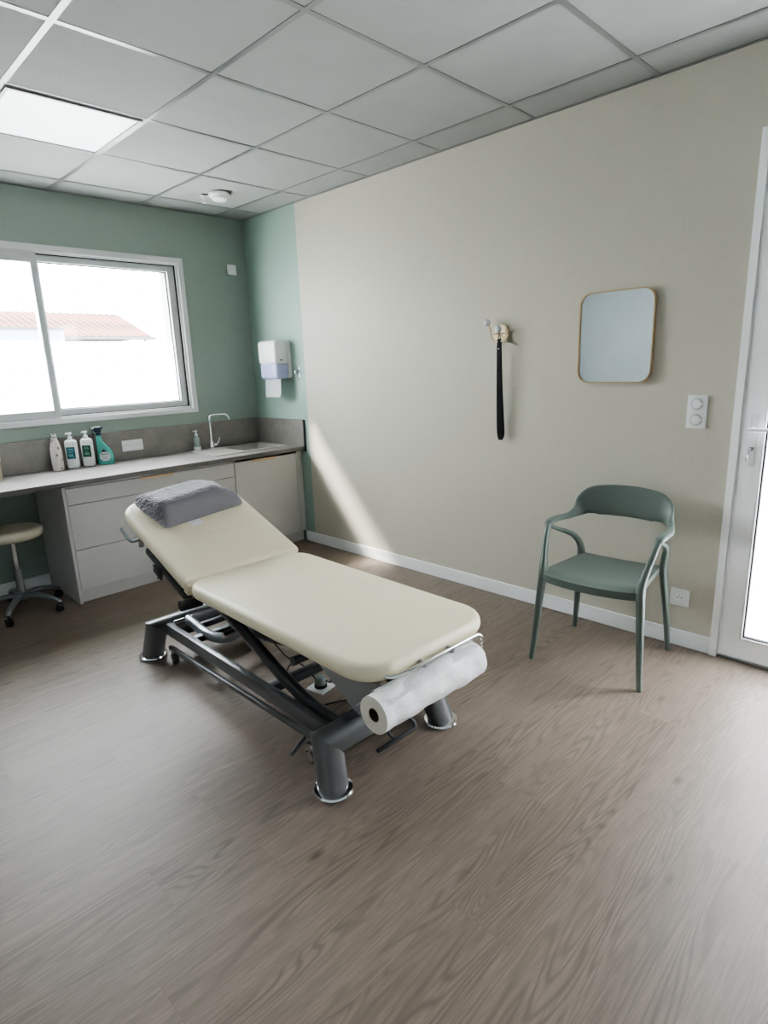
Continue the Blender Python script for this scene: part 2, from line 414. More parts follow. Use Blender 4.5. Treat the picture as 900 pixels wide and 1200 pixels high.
def lathe(bm, prof, n=32, mi=0, mat4=None, cap=True):
    t = bmesh.new(); rings = []
    for r, z in prof:
        if r < 1e-6: rings.append([t.verts.new((0, 0, z))])
        else: rings.append([t.verts.new((r*math.cos(2*math.pi*i/n), r*math.sin(2*math.pi*i/n), z)) for i in range(n)])
    for a, b in zip(rings, rings[1:]):
        for i in range(n):
            j = (i+1) % n
            if len(a) == 1 and len(b) == 1: continue
            if len(a) == 1: t.faces.new((a[0], b[j], b[i]))
            elif len(b) == 1: t.faces.new((a[i], a[j], b[0]))
            else: t.faces.new((a[i], a[j], b[j], b[i]))
    if cap:
        if len(rings[0]) > 1: t.faces.new(list(reversed(rings[0])))
        if len(rings[-1]) > 1: t.faces.new(rings[-1])
    return merge(bm, t, mi, mat4)

def catmull(pts, k=6):
    if len(pts) < 3: return [Vector(p) for p in pts]
    P = [Vector(p) for p in pts]; P = [P[0]*2-P[1]]+P+[P[-1]*2-P[-2]]
    out = []
    for i in range(1, len(P)-2):
        for s in range(k):
            t = s/k; a, b, c, d = P[i-1], P[i], P[i+1], P[i+2]
            out.append(.5*((2*b)+(c-a)*t+(2*a-5*b+4*c-d)*t*t+(3*b-a-3*c+d)*t**3))
    out.append(P[-2]); return out

def sweep(bm, pts, secs, up=(0, 0, 1), n=12, k=6, mi=0, smooth=True, power=2.0):
    """sweep an elliptical / superelliptical section along pts; secs: per point (half width, half height)"""
    if not isinstance(secs, list): secs = [secs]*len(pts)
    aug = [tuple(p)+(0,) for p in pts]
    path = catmull(pts, k) if smooth else [Vector(p) for p in pts]
    sv = catmull([(s[0], s[1], 0) for s in secs], k) if smooth else [Vector((s[0], s[1], 0)) for s in secs]
    if len(sv) != len(path): sv = [Vector((secs[0][0], secs[0][1], 0))]*len(path) if len(path) == 2 else sv
    if len(path) == 2: sv = [Vector((s[0], s[1], 0)) for s in secs[:2]]
    rings = []; U = Vector(up)
    for i, p in enumerate(path):
        t = (path[min(i+1, len(path)-1)]-path[max(i-1, 0)]).normalized()
        side = t.cross(U)
        if side.length < .02: side = t.cross(Vector((1, 0, 0)))
        side.normalize(); u = side.cross(t).normalized()
        w, h = abs(sv[i].x), abs(sv[i].y); r = []
        for j in range(n):
            a = 2*math.pi*j/n; ca, sa = math.cos(a), math.sin(a)
            e = 2/power
            r.append(bm.verts.new(p+side*(w*math.copysign(abs(ca)**e, ca))+u*(h*math.copysign(abs(sa)**e, sa))))
        rings.append(r)
    for a, b in zip(rings, rings[1:]):
        for j in range(n):
            q = (j+1) % n
            f = bm.faces.new((a[j], a[q], b[q], b[j])); f.material_index = mi
    bm.faces.new(list(reversed(rings[0]))).material_index = mi
    bm.faces.new(rings[-1]).material_index = mi
    return bm

def rod(bm, a, b, r, n=14, mi=0): return sweep(bm, [a, b], [(r, r), (r, r)], n=n, mi=mi, smooth=False, up=(.01, .02, 1))
def tube(bm, pts, r, n=12, k=6, up=(0, 0, 1)): return sweep(bm, pts, [(r, r)]*len(pts), n=n, k=k, up=up)

def bar(bm, a, b, w, h, bev=.003, mi=0):
    """rectangular bar from a to b (w across, h high)"""
    a, b = Vector(a), Vector(b); d = b-a; L = d.length; t = d.normalized()
    up = Vector((0, 0, 1)); s = t.cross(up)
    if s.length < .02: s = Vector((1, 0, 0))
    s.normalize(); u = s.cross(t)
    m = Matrix((s, t, u)).transposed().to_4x4(); m.translation = a
    return box(bm, -w/2, w/2, 0, L, -h/2, h/2, bev, 2, mi, m)

def T(x, y, z): return Matrix.Translation((x, y, z))
AX = Matrix.Rotation(R(90), 4, 'Y')     # z axis -> x axis
AY = Matrix.Rotation(R(-90), 4, 'X')    # z axis -> y axis
RW = Matrix(((0, 0, -1, 0), (-1, 0, 0, 0), (0, 1, 0, 0), (0, 0, 0, 1)))  # plate frame for the right wall: local x->-y, y->z, z->-x
BW = Matrix(((1, 0, 0, 0), (0, 0, -1, 0), (0, 1, 0, 0), (0, 0, 0, 1)))    # plate frame for the back wall: x->x, y->z, z->-y

# ------------------------------------------------------------------ room shell
XL, YF = -4.35, -6.3          # left wall and wall behind the viewer
WT = .3
def slab(name, x0, x1, y0, y1, z0, z1, mat): 
    return obj(name, box(nb(), x0, x1, y0, y1, z0, z1), mat, kind='structure')

slab('floor', XL-WT, WT, YF-WT, WT, -.1, 0, 'floor')
# back (window) wall with its opening, one mesh
WX0, WX1, WZ0, WZ1 = -2.60, -.61, 1.128, 2.195
bm = nb()
def grid_wall(bm, axis, a0, a1, t0, t1, z0, z1, holes):
    """wall slab running along axis between a0,a1 with rectangular holes (lo, hi, zlo, zhi) cut through"""
    xs = sorted({a0, a1, *[h[0] for h in holes], *[h[1] for h in holes]}); zs = sorted({z0, z1, *[h[2] for h in holes], *[h[3] for h in holes]})
    def solid(i, k):
        if not (0 <= i < len(xs)-1 and 0 <= k < len(zs)-1): return False
        mx, mz = (xs[i]+xs[i+1])/2, (zs[k]+zs[k+1])/2
        return not any(h[0] < mx < h[1] and h[2] < mz < h[3] for h in holes)
    def P(a, t, z): return (a, t, z) if axis == 'x' else (t, a, z)
    def quad(*p): bm.faces.new([bm.verts.new(P(*q)) for q in p])
    for i in range(len(xs)-1):
        for k in range(len(zs)-1):
            if not solid(i, k): continue
            A, B, Z, Y = xs[i], xs[i+1], zs[k], zs[k+1]
            for t in (t0, t1): quad((A, t, Z), (B, t, Z), (B, t, Y), (A, t, Y))
            if not solid(i-1, k): quad((A, t0, Z), (A, t1, Z), (A, t1, Y), (A, t0, Y))
            if not solid(i+1, k): quad((B, t0, Z), (B, t1, Z), (B, t1, Y), (B, t0, Y))
            if not solid(i, k-1): quad((A, t0, Z), (B, t0, Z), (B, t1, Z), (A, t1, Z))
            if not solid(i, k+1): quad((A, t0, Y), (B, t0, Y), (B, t1, Y), (A, t1, Y))
    bmesh.ops.remove_doubles(bm, verts=bm.verts, dist=1e-5)
    return bm
obj('wall_back', grid_wall(nb(), 'x', XL-WT, WT, 0, WT, 0, H+.15, [(WX0, WX1, WZ0, WZ1)]), 'wall_green', kind='structure')
DY0, DY1, DZ = -4.72, -3.70, 2.235
obj('wall_right', grid_wall(nb(), 'y', YF-WT, 0, 0, WT, 0, H+.15, [(DY0, DY1, 0, DZ)]), 'wall_right', kind='structure')
slab('wall_left', XL-WT, XL, YF-WT, 0, 0, H+.15, 'wall_pale')
slab('wall_front', XL, 0, YF-WT, YF, 0, H+.15, 'wall_pale')

# ceiling: tiles with rebated edges, and the T-bar grid as its part
GX = [-.246-.6*i for i in range(8)]; GY = [-.271-.6*j for j in range(11)]
ceil = slab('ceiling', XL, 0, YF, 0, H, H+.04, 'tile')
bm = nb()
for x in GX:
    if x > XL: box(bm, x-.012, x+.012, YF, 0, H-.0022, H-.0004)
ys = GY
for y in ys:
    if y > YF: box(bm, XL, 0, y-.012, y+.012, H-.0020, H-.0006)
for (a, b, c, d) in ((-.02, 0, YF, 0), (XL, XL+.02, YF, 0)): box(bm, a, b, c, d, H-.0024, H-.0002)
for (c, d) in ((-.02, 0), (YF, YF+.02)): box(bm, XL, 0, c, d, H-.0024, H-.0002)
obj('ceiling_grid', bm, 'grid', ceil, ang=20)

# ceiling light panel in the tile between grid lines
lp = thing('ceiling_light_panel', 'square flush white light panel set in the ceiling grid above the counter', 'ceiling light', (-1.746, -1.171, H))
obj('panel_frame', grid_wall(nb(), 'x', -1.746-.286, -1.746+.286, 0, .008, -.286, .286, [(-1.746-.272, -1.746+.272, -.272, .272)]), 'grid', lp)
o = bpy.data.objects['panel_frame']; o.data.transform(Matrix(((1, 0, 0, 1.746), (0, 0, 1, 0), (0, -1, 0, -.0025), (0, 0, 0, 1))))
obj('diffuser', box(nb(), -.272, .272, -.272, .272, -.004, -.001), 'diffuser', lp)

# smoke detector
sd = thing('smoke_detector', 'round white detector on the ceiling near the green corner', 'detector', (-.555, -.60, H-.006))
obj('detector_base', lathe(nb(), [(0, 0), (.074, 0), (.074, -.012), (.068, -.02), (0, -.02)], 40), 'plastic', sd)
obj('detector_dome', lathe(nb(), [(.056, -.0195), (.052, -.036), (.04, -.045), (0, -.048)], 40), 'plastic', sd)
bm = nb(); sweep(bm, [(-.06, .1, -.004), (-.06, .1, -.035)], [(.012, .012)]*2, smooth=False); lathe(bm, [(0, 0), (.026, 0), (.026, -.006), (0, -.006)], 24, mat4=T(-.06, .1, -.0))
box(bm, -.075, -.045, .092, .108, -.05, -.033, .003)
so = obj('ceiling_sensor', bm, 'plastic'); so.location = (-.555, -.60, H-.006); tag(so, 'tiny white sensor hanging from the ceiling beside the round detector', 'sensor')

# baseboards
bm = nb(); box(bm, -.012, 0, DY1, -.58, 0, .083, .003, 1)
obj('baseboard_right', bm, 'white', kind='structure')
obj('baseboard_back', box(nb(), XL, -1.80, -.012, 0, 0, .085, .003, 1), 'white', kind='structure')
obj('baseboard_left', box(nb(), XL, XL+.012, YF, -.012, 0, .085, .003, 1), 'white', kind='structure')
obj('baseboard_front', box(nb(), XL+.012, -.012, YF, YF+.012, 0, .085, .003, 1), 'white', kind='structure')

# ------------------------------------------------------------------ window in the back wall
win = bpy.data.objects.new('window_1', None); finish(win, kind='structure')
def ringframe(bm, x0, x1, z0, z1, w, y0, y1, wt=None, wb=None, bev=.003):
    wt = wt or w; wb = wb or w
    box(bm, x0, x0+w, y0, y1, z0, z1, bev, 1); box(bm, x1-w, x1, y0, y1, z0, z1, bev, 1)
    box(bm, x0+w-.002, x1-w+.002, y0, y1, z1-wt, z1, bev, 1); box(bm, x0+w-.002, x1-w+.002, y0, y1, z0, z0+wb, bev, 1)
    return bm
obj('window_trim', ringframe(nb(), -2.64, -.568, 1.093, 2.232, .042, -.022, 0, wt=.042, wb=.036), 'white_alu', win)
obj('window_frame', ringframe(nb(), WX0, WX1, WZ0, WZ1, .016, -.004, .10), 'white_alu', win)
obj('frame_gasket', ringframe(nb(), WX0+.0155, WX1-.0155, WZ0+.014, WZ1-.0155, .006, .004, .03, bev=0), 'seal', win)
# right sash (rear track), left sash (front track)
s1 = obj('sash', ringframe(nb(), -1.615, -.630, WZ0+.016, WZ1-.016, .054, .014, .060, wt=.046, wb=.044), 'alu_frame', win)
obj('sash_gasket', ringframe(nb(), -1.564, -.683, WZ0+.059, WZ1-.061, .007, .040, .050, bev=0), 'seal', s1)
obj('pane', sheet('x', .046, -1.562, -.685, 1.636, WZ1-.065), 'glass', s1)
obj('frosted_pane', sheet('x', .046, -1.562, -.685, WZ0+.061, 1.636), 'frost', s1)
s2 = obj('sash', ringframe(nb(), WX0+.018, -1.575, WZ0+.010, WZ1-.014, .040, -.010, .022, wt=.060, wb=.048), 'alu_frame', win)
obj('pane', sheet('x', .006, WX0+.058, -1.615, 1.636, WZ1-.075), 'glass', s2)
obj('frosted_pane', sheet('x', .006, WX0+.058, -1.615, WZ0+.058, 1.636), 'frost', s2)

# ------------------------------------------------------------------ glazed door in the right wall
door = bpy.data.objects.new('door_1', None); finish(door, kind='structure')
obj('door_casing', grid_wall(nb(), 'y', DY0-.02, DY1+.006, -.020, .0, 0, DZ+.02, [(DY0+.02, DY1-.024, -1, DZ-.022)]), 'door_white', door)
bm = nb()
for (a, b) in ((DY0, DY0+.05), (DY1-.05, DY1)): box(bm, .001, .09, a, b, 0, DZ, .002, 1)
box(bm, .001, .09, DY0+.048, DY1-.048, DZ-.05, DZ, .002, 1); box(bm, 0.001, .09, DY0+.048, DY1-.048, 0.0, .018, .002, 1)
obj('door_frame', bm, 'door_white', door)
leaf_y0, leaf_y1 = DY0+.036, DY1-.036
GLZ = (DY0+.15, DY1-.112)
lf = obj('door_leaf', grid_wall(nb(), 'y', leaf_y0, leaf_y1, -.012, .05, .024, DZ-.032, [(GLZ[0], GLZ[1], .115, DZ-.15)]), 'door_white', door)
bm = nb()
for (a, b) in ((GLZ[0], GLZ[0]+.012), (GLZ[1]-.012, GLZ[1])): box(bm, -.018, .01, a, b, .115, DZ-.15, .003, 1)
for (a, b) in ((.115, .127), (DZ-.162, DZ-.15)): box(bm, -.018, .01, GLZ[0]+.01, GLZ[1]-.01, a, b, .003, 1)
obj('glazing_bead', bm, 'plastic', door)
bm = nb()
for (a, b) in ((GLZ[0]+.012, GLZ[0]+.018), (GLZ[1]-.018, GLZ[1]-.012)): box(bm, -.010, .01, a, b, .127, DZ-.162)
for (a, b) in ((.127, .133), (DZ-.168, DZ-.162)): box(bm, -.010, .01, GLZ[0]+.012, GLZ[1]-.012, a, b)
obj('glazing_gasket', bm, 'seal', door)
obj('frosted_pane', sheet('y', .008, GLZ[0]+.018, GLZ[1]-.018, .133, DZ-.168), 'frost', door)
# handle with plate, lever and key
hy = DY1-.078
hd = obj('door_handle', prism(nb(), rrect(.030, .225, .006), 0, .007, .002, mat4=T(-.012, hy, 1.035) @ RW), 'plastic', door)
bm = nb(); rod(bm, (-.019, hy, 1.085), (-.058, hy, 1.085), .010); sweep(bm, [(-.058, hy+.012, 1.085), (-.060, hy-.04, 1.086), (-.058, hy-.125, 1.084)], [(.011, .009), (.010, .009), (.009, .008)], n=12)
obj('lever', bm, 'plastic', hd)
bm = nb(); lathe(bm, [(0, 0), (.009, 0), (.009, .006), (0, .006)], 20, mat4=T(-.019, hy, 1.000) @ RW)
obj('lock_cylinder', bm, 'steel', hd)
bm = nb(); box(bm, -.05, -.024, hy-.0015, hy+.0015, .996, 1.004); prism(bm, rrect(.022, .024, .010), -.0015, .0015, mat4=T(-.058, hy, 1.0) @ Matrix.Rotation(R(90), 4, 'X'))
sweep(bm, [(-.062, hy, .992), (-.066, hy+.003, .975), (-.060, hy+.006, .955)], [(.004, .002)]*3)
obj('key', bm, 'steel', hd)
obj('door_sill', box(nb(), -.004, .12, DY0, DY1, .0, .012, .003, 1), 'steel', door)

# ------------------------------------------------------------------ kitchenette
CT = .790                      # counter top height
bm = nb(); box(bm, XL, -.0, -.612, 0, CT-.030, CT, .002, 1)
# leave the sink opening: worktop is built around it
SX0, SX1, SY0, SY1 = -.46, -.10, -.46, -.115
bm.free()
bm = nb()
xs = [XL+.001, SX0, SX1, -.001]; ysn = [-.612, SY0, SY1, -.001]
for i in range(3):
    for j in range(3):
        if i == 1 and j == 1: continue
        for z in (CT-.030, CT):
            bm.faces.new([bm.verts.new(p) for p in ((xs[i], ysn[j], z), (xs[i+1], ysn[j], z), (xs[i+1], ysn[j+1], z), (xs[i], ysn[j+1], z))])
def vq(a, b): bm.faces.new([bm.verts.new(p) for p in ((a[0], a[1], CT-.03), (b[0], b[1], CT-.03), (b[0], b[1], CT), (a[0], a[1], CT))])
for a, b in (((xs[0], ysn[0]), (xs[3], ysn[0])), ((xs[0], ysn[3]), (xs[3], ysn[3])), ((xs[0], ysn[0]), (xs[0], ysn[3])), ((xs[3], ysn[0]), (xs[3], ysn[3])),
             ((SX0, SY0), (SX1, SY0)), ((SX0, SY1), (SX1, SY1)), ((SX0, SY0), (SX0, SY1)), ((SX1, SY0), (SX1, SY1))): vq(a, b)
bmesh.ops.remove_doubles(bm, verts=bm.verts, dist=1e-5)
tag(obj('worktop', bm, 'worktop'), 'long light grey worktop running under the window to the green corner', 'worktop')

obj('front_edge', box(nb(), XL+.002, -.001, -.6145, -.6115, CT-.0302, CT-.0005), 'splash_edge2', bpy.data.objects['worktop'])
sp = obj('splashback', box(nb(), XL+.001, -.020, -.014, -.0005, CT+.0005, 1.003, .0015, 1), 'splash')
tag(sp, 'long speckled grey splashback along the wall under the window', 'splashback')
sr = thing('splashback', 'short speckled grey splashback on the side wall beside the sink', 'splashback', (0, -.32, CT))
obj('panel', box(nb(), -.014, -.0005, -.632, -.001, CT+.0005, 1.003, .0015, 1), 'splash', sr, world=True)
obj('edge_strip', box(nb(), -.016, -.0005, -.645, -.632, CT-.035, 1.003, .001, 1), 'splash_edge', sr, world=True)

FY = -.580                     # face of the fronts
dw = thing('drawer_unit', 'wide grey three-drawer base unit between the stool bay and the sink unit', 'cabinet', (-1.222, -.3, 0))
bm = nb(); box(bm, -1.800, -.632, -.560, -.03, .085, CT-.031, .001, 1)
obj('carcass', bm, 'cab_side', dw, world=True)
obj('side_panel', box(nb(), -1.820, -1.802, FY, -.012, .0, CT-.031, .001, 1), 'cab', dw, world=True)
obj('plinth', box(nb(), -1.800, -.632, -.545, -.530, 0, .084, .001, 1), 'cab', dw, world=True)
for k, (z0, z1) in enumerate(((.640, CT-.050), (.352, .636), (.088, .348))):
    d = obj('drawer_front', box(nb(), -1.800, -.634, FY, -.561, z0, z1, .0015, 1), 'cab', dw, world=True)
    if k == 0:
        bm = nb(); box(bm, -1.345, -1.105, FY-.012, FY+.004, z1-.001, z1+.003, .0005, 1); box(bm, -1.345, -1.105, FY-.013, FY-.010, z1-.012, z1+.003, .0005, 1)
        obj('handle', bm, 'gold', d, world=True, label='thin gold edge pull')
sc = thing('sink_cabinet', 'grey single-door base unit below the sink', 'cabinet', (-.34, -.3, 0))
bm = nb()
for (a, b) in ((-.628, -.610), (-.062, -.045)): box(bm, a, b, -.560, -.03, .085, CT-.031)
box(bm, -.610, -.062, -.560, -.03, .085, .103); box(bm, -.610, -.062, -.04, -.03, .103, CT-.031)
obj('carcass', bm, 'cab_side', sc, world=True)
obj('plinth', box(nb(), -.630, -.013, -.545, -.530, 0, .084, .001, 1), 'cab', sc, world=True)
dr = obj('door', box(nb(), -.628, -.064, FY, -.561, .088, CT-.050, .0015, 1), 'cab', sc, world=True)
bm = nb(); box(bm, -.485, -.262, FY-.012, FY+.004, CT-.051, CT-.047, .0005, 1); box(bm, -.485, -.262, FY-.013, FY-.010, CT-.062, CT-.047, .0005, 1)
obj('handle', bm, 'gold', dr, world=True, label='thin gold edge pull')
obj('filler_panel', box(nb(), -.060, -.002, FY+.002, -.545, .088, CT-.031, .001, 1), 'cab', sc, world=True)

# sink: rimmed composite basin with drainer
sk = thing('sink', 'inset grey composite sink with ribbed drainer in the worktop', 'sink', (-.36, -.30, CT))
RX0, RX1, RY0, RY1 = -.72, -.055, -.49, -.065
bm = nb()
def flat_with_hole(bm, X0, X1, Y0, Y1, hx0, hx1, hy0, hy1, z0, z1):
    xs = [X0, hx0, hx1, X1]; ys2 = [Y0, hy0, hy1, Y1]
    for i in range(3):
        for j in range(3):
            if i == 1 and j == 1: continue
            for z in (z0, z1): bm.faces.new([bm.verts.new(p) for p in ((xs[i], ys2[j], z), (xs[i+1], ys2[j], z), (xs[i+1], ys2[j+1], z), (xs[i], ys2[j+1], z))])
    for (X, Xb, Y, Yb) in ((X0, X1, Y0, Y1), (hx0, hx1, hy0, hy1)):
        for a, b in (((X, Y), (Xb, Y)), ((Xb, Y), (Xb, Yb)), ((Xb, Yb), (X, Yb)), ((X, Yb), (X, Y))):
            bm.faces.new([bm.verts.new(p) for p in ((a[0], a[1], z0), (b[0], b[1], z0), (b[0], b[1], z1), (a[0], a[1], z1))])
    bmesh.ops.remove_doubles(bm, verts=bm.verts, dist=1e-5)
flat_with_hole(bm, RX0, RX1, RY0, RY1, SX0+.015, SX1-.015, SY0+.015, SY1-.015, CT+.0005, CT+.008)
obj('rim', bm, 'sink', sk, world=True)
t = nb()
ring_t = [Vector((x, y, 0)) for x, y in rrect(SX1-SX0-.024, SY1-SY0-.024, .04)]
cx, cy = (SX0+SX1)/2, (SY0+SY1)/2
prev = None
for s, z in ((1, CT+.002), (.96, CT-.13), (.90, CT-.155), (.5, CT-.162), (.08, CT-.165)):
    cur = [t.verts.new((cx+v.x*s, cy+v.y*s, z)) for v in ring_t]
    if prev:
        for i in range(len(cur)): t.faces.new((prev[i], prev[(i+1) % len(cur)], cur[(i+1) % len(cur)], cur[i]))
    prev = cur
t.faces.new(prev)
obj('basin', t, 'sink', sk, world=True)
bm = nb()
for i in range(6): box(bm, RX0+.03, SX0-.02, -.42+.055*i, -.412+.055*i, CT+.0075, CT+.0105, .001, 1)
obj('drainer_ribs', bm, 'sink', sk, world=True)
obj('drain', lathe(nb(), [(0, 0), (.03, 0), (.03, .004), (.02, .005), (0, .002)], 24, mat4=T(cx, cy, CT-.164)), 'steel', sk, world=True)

fa = thing('faucet', 'tall chrome swan-neck mixer tap standing behind the sink', 'faucet', (-.52, -.088, CT+.008))
obj('base', lathe(nb(), [(0, 0), (.025, 0), (.025, .006), (.018, .010), (.018, .055), (.012, .062), (0, .062)], 24), 'chrome', fa)
obj('spout', tube(nb(), [(0, 0, .05), (0, 0, .15), (0, 0, .235), (.012, -.004, .262), (.045, -.01, .268), (.10, -.022, .268), (.135, -.03, .262), (.15, -.034, .238), (.152, -.035, .222)], .0085, 14), 'chrome', fa)
bm = nb(); rod(bm, (0, 0, .03), (.04, -.012, .03), .013); sweep(bm, [(.036, -.011, .03), (.052, -.018, .052), (.062, -.024, .084)], [(.007, .005), (.006, .005), (.005, .004)])
obj('lever', bm, 'chrome', fa)
# soap dispenser bottle
def pump_head(parent, z, s=1.0, mat='plastic'):
    bm = nb(); lathe(bm, [(0, z), (.013*s, z), (.013*s, z+.018*s), (.006*s, z+.022*s), (.006*s, z+.038*s), (0, z+.038*s)], 18)
    box(bm, -.012*s, .012*s, -.009*s, .009*s, z+.037*s, z+.048*s, .003*s); sweep(bm, [(-.004, 0, z+.043*s), (-.018*s, 0, z+.042*s), (-.022*s, 0, z+.038*s)], [(.004*s, .004*s)]*3, n=8)
    obj('pump', bm, mat, parent)
sb = thing('soap_bottle', 'small clear soap pump bottle beside the tap', 'bottle', (-.635, -.062, CT), rz=R(-30))
obj('bottle_body', lathe(nb(), [(0, 0), (.026, 0), (.028, .004), (.027, .03), (.024, .06), (.027, .085), (.022, .105), (.012, .114), (.012, .12), (0, .12)], 28), 'clear_plastic', sb)
obj('liquid', lathe(nb(), [(.0285, .003), (.0288, .012), (.0278, .036), (.0285, .036), (0, .036)], 28), 'plastic', sb, label='white base band')
pump_head(sb, .118, .95)

# ------------------------------------------------------------------ bottles on the worktop
fl = thing('water_bottle', 'speckled white insulated bottle with steel cap, leftmost of the bottles under the window', 'bottle', (-1.668, -.075, CT))
obj('bottle_body', lathe(nb(), [(0, 0), (.034, 0), (.0365, .004), (.0365, .125), (.034, .155), (.027, .185), (.019, .205), (.0175, .222), (0, .222)], 32), 'speckled', fl)
obj('cap', lathe(nb(), [(.0185, .221), (.0195, .224), (.0195, .242), (.016, .248), (0, .249)], 28), 'chrome', fl)
def pump_bottle(x, y, label, labmat, rz):
    b = thing('pump_bottle', label, 'bottle', (x, y, CT), rz=rz, group='white pump bottles under the window')
    obj('bottle_body', prism(nb(), rrect(.078, .052, .022, 8), 0, .198, .022, 6), 'plastic', b)
    obj('label', box(nb(), -.027, .027, -.0268, -.0255, .070, .150, .0004, 1), labmat, b, label='dark label with pale lettering')
    tx = nb()
    for (z, w_) in ((.136, .018), (.126, .021), (.112, .013), (.098, .019), (.092, .016), (.086, .018)): box(tx, -w_, w_-.004, -.0271, -.0267, z, z+.0028)
    obj('label_print', tx, 'print_pale', b)
    pump_head(b, .196, 1.05)
    return b
pump_bottle(-1.572, -.085, 'white pump bottle with a teal blue label, next to the speckled bottle', 'label_blue', R(-32))
pump_bottle(-1.468, -.082, 'white pump bottle with a dark green label, next to the teal spray bottle', 'label_green', R(-32))
# teal cleaner spray bottle: bent flat body and dark trigger head
ts = thing('spray_bottle', 'teal cleaning spray bottle with dark trigger head, beside the pump bottles', 'bottle', (-1.352, -.075, CT), rz=R(-32))
bm = nb(); prof = [(0, 0, .050, .030), (.001, .008, .053, .032), (.002, .045, .054, .032), (.001, .085, .050, .031), (-.006, .115, .041, .028), (-.017, .14, .030, .023), (-.026, .165, .0215, .019), (-.029, .188, .018, .017), (-.027, .205, .017, .017)]
rings = []
for (cx_, z, a, b_) in prof:
    rings.append([bm.verts.new((cx_+a*math.copysign(abs(math.cos(q))**.75, math.cos(q)), b_*math.copysign(abs(math.sin(q))**.75, math.sin(q)), z)) for q in [2*math.pi*i/28 for i in range(28)]])
for a, b_ in zip(rings, rings[1:]):
    for i in range(28): bm.faces.new((a[i], a[(i+1) % 28], b_[(i+1) % 28], b_[i]))
bm.faces.new(list(reversed(rings[0]))); bm.faces.new(rings[-1])
obj('bottle_body', bm, 'teal', ts, ang=60)
bm = nb(); lathe(bm, [(0, .204), (.019, .204), (.019, .226), (.014, .230), (0, .230)], 20, mat4=T(-.027, 0, 0))
box(bm, -.052, -.004, -.013, .013, .228, .262, .008, 3); box(bm, -.018, .006, -.011, .011, .246, .268, .007, 2)
obj('trigger_head', bm, 'navy', ts)
bm = nb(); sweep(bm, [(-.046, 0, .256), (-.06, 0, .245), (-.062, 0, .22), (-.058, 0, .205)], [(.006, .004)]*4)
obj('trigger', bm, 'navy', ts)
bm = nb(); box(bm, -.050, -.002, -.0115, .0115, .2615, .2655, .0015, 1); box(bm, -.066, -.051, -.007, .007, .250, .262, .002, 1)
obj('nozzle', bm, 'plastic', ts, label='pale nozzle and top strip')
obj('label', prism(nb(), rrect(.068, .062, .027, 8), -.0005, .0012, mat4=T(.004, -.0322, .058) @ BW), 'label_white', ts, label='rounded white label')
bm = nb(); t = [(-.018, .089), (.0, .112), (.02, .089)]; prism(bm, [(p[0], p[1]) for p in t][::-1], 0, .0018, mat4=T(0, -.0318, 0) @ BW)
tx = nb()
for (z, w_, h_) in ((.072, .024, .006), (.062, .026, .0022), (.056, .024, .0022), (.044, .018, .0022), (.038, .014, .002)): box(tx, .004-w_, .004+w_, -.0338, -.0333, z, z+h_)
obj('label_print', tx, 'print_dark', ts)
obj('label_crest', bm, 'navy', ts, label='dark pointed top of the label')
# cream box at far left edge of the view
bx = thing('storage_box', 'cream lidded box standing at the left end of the worktop', 'box', (-2.105, -.13, CT))
obj('box_body', box(nb(), -.08, .08, -.055, .055, 0, .125, .003), 'cream_box', bx)
obj('lid', box(nb(), -.084, .084, -.059, .059, .120, .155, .004), 'white', bx)

# ------------------------------------------------------------------ electrical plates
def french_socket(bm_, u, v, dark, z=.009):
    lathe(bm_, [(.021, 0), (.021, .0035), (.0185, .0035), (.0175, -.002), (0, -.002)], 28, mat4=T(u, v, z))
def plate(name, label, cat, mat4, w, h, cents, style, group=None):
    """mat4 places the plate: local x right, y up, z out of the wall"""
    e = thing(name, label, cat, mat4.translation, rot=mat4.to_euler(), group=group)
    obj('cover_plate', prism(nb(), rrect(w, h, .006), 0, .009, .003), 'plastic', e)
    for (u, v) in cents:
        if style == 'socket':
            bm = nb(); lathe(bm, [(.0225, 0), (.0225, .003), (.0195, .003), (.0185, .0006), (0, .0006)], 28, mat4=T(u, v, .0088))
            s = obj('socket', bm, 'white', e)
            bm = nb()
            for (a, b) in ((-.0095, 0), (.0095, 0)): lathe(bm, [(0, 0), (.0028, 0), (.0028, .0006), (0, .0006)], 12, mat4=T(u+a, v+b, .0095))
            obj('pin_holes', bm, 'seal', s)
            obj('earth_pin', lathe(nb(), [(0, 0), (.0022, 0), (.0022, .006), (0, .007)], 12, mat4=T(u, v+.011, .0094)), 'steel', s)
        elif style == 'dial':
            bm = nb(); lathe(bm, [(.027, 0), (.027, .004), (.024, .006), (.0225, .0045), (0, .0045)], 32, mat4=T(u, v, .0088))
            s = obj('socket', bm, 'alu_frame', e)
            obj('insert', lathe(nb(), [(.017, 0), (.0205, .001), (.019, .004), (0, .004)], 28, mat4=T(u-.001, v, .0132)), 'plastic', s)
            obj('latch', box(nb(), u+.016, u+.026, v-.003, v+.006, .0135, .018, .001, 1), 'white', s)
        else:
            obj('switch_rocker', prism(nb(), rrect(.056, .056, .003), .0088, .013, .002, mat4=T(u, v, 0)), 'white', e)
    return e
plate('wall_socket', 'vertical double white socket plate on the beige wall right of the mirror', 'socket', T(0, -3.541, 1.150) @ RW, .086, .150, [(0, .036), (0, -.036)], 'dial')
plate('wall_socket', 'single white socket near the floor behind the green chair', 'socket', T(0, -3.538, .250) @ RW, .088, .088, [(0, 0)], 'socket')
plate('wall_socket', 'horizontal double white socket on the grey splashback beside the teal spray bottle', 'socket', T(-1.128, -.014, .893) @ BW, .155, .080, [(-.036, 0), (.036, 0)], 'socket')
plate('wall_switch', 'small square white plate high on the green wall between window and corner', 'switch', T(-.139, 0, 2.184) @ BW, .080, .080, [(0, 0)], 'rocker')

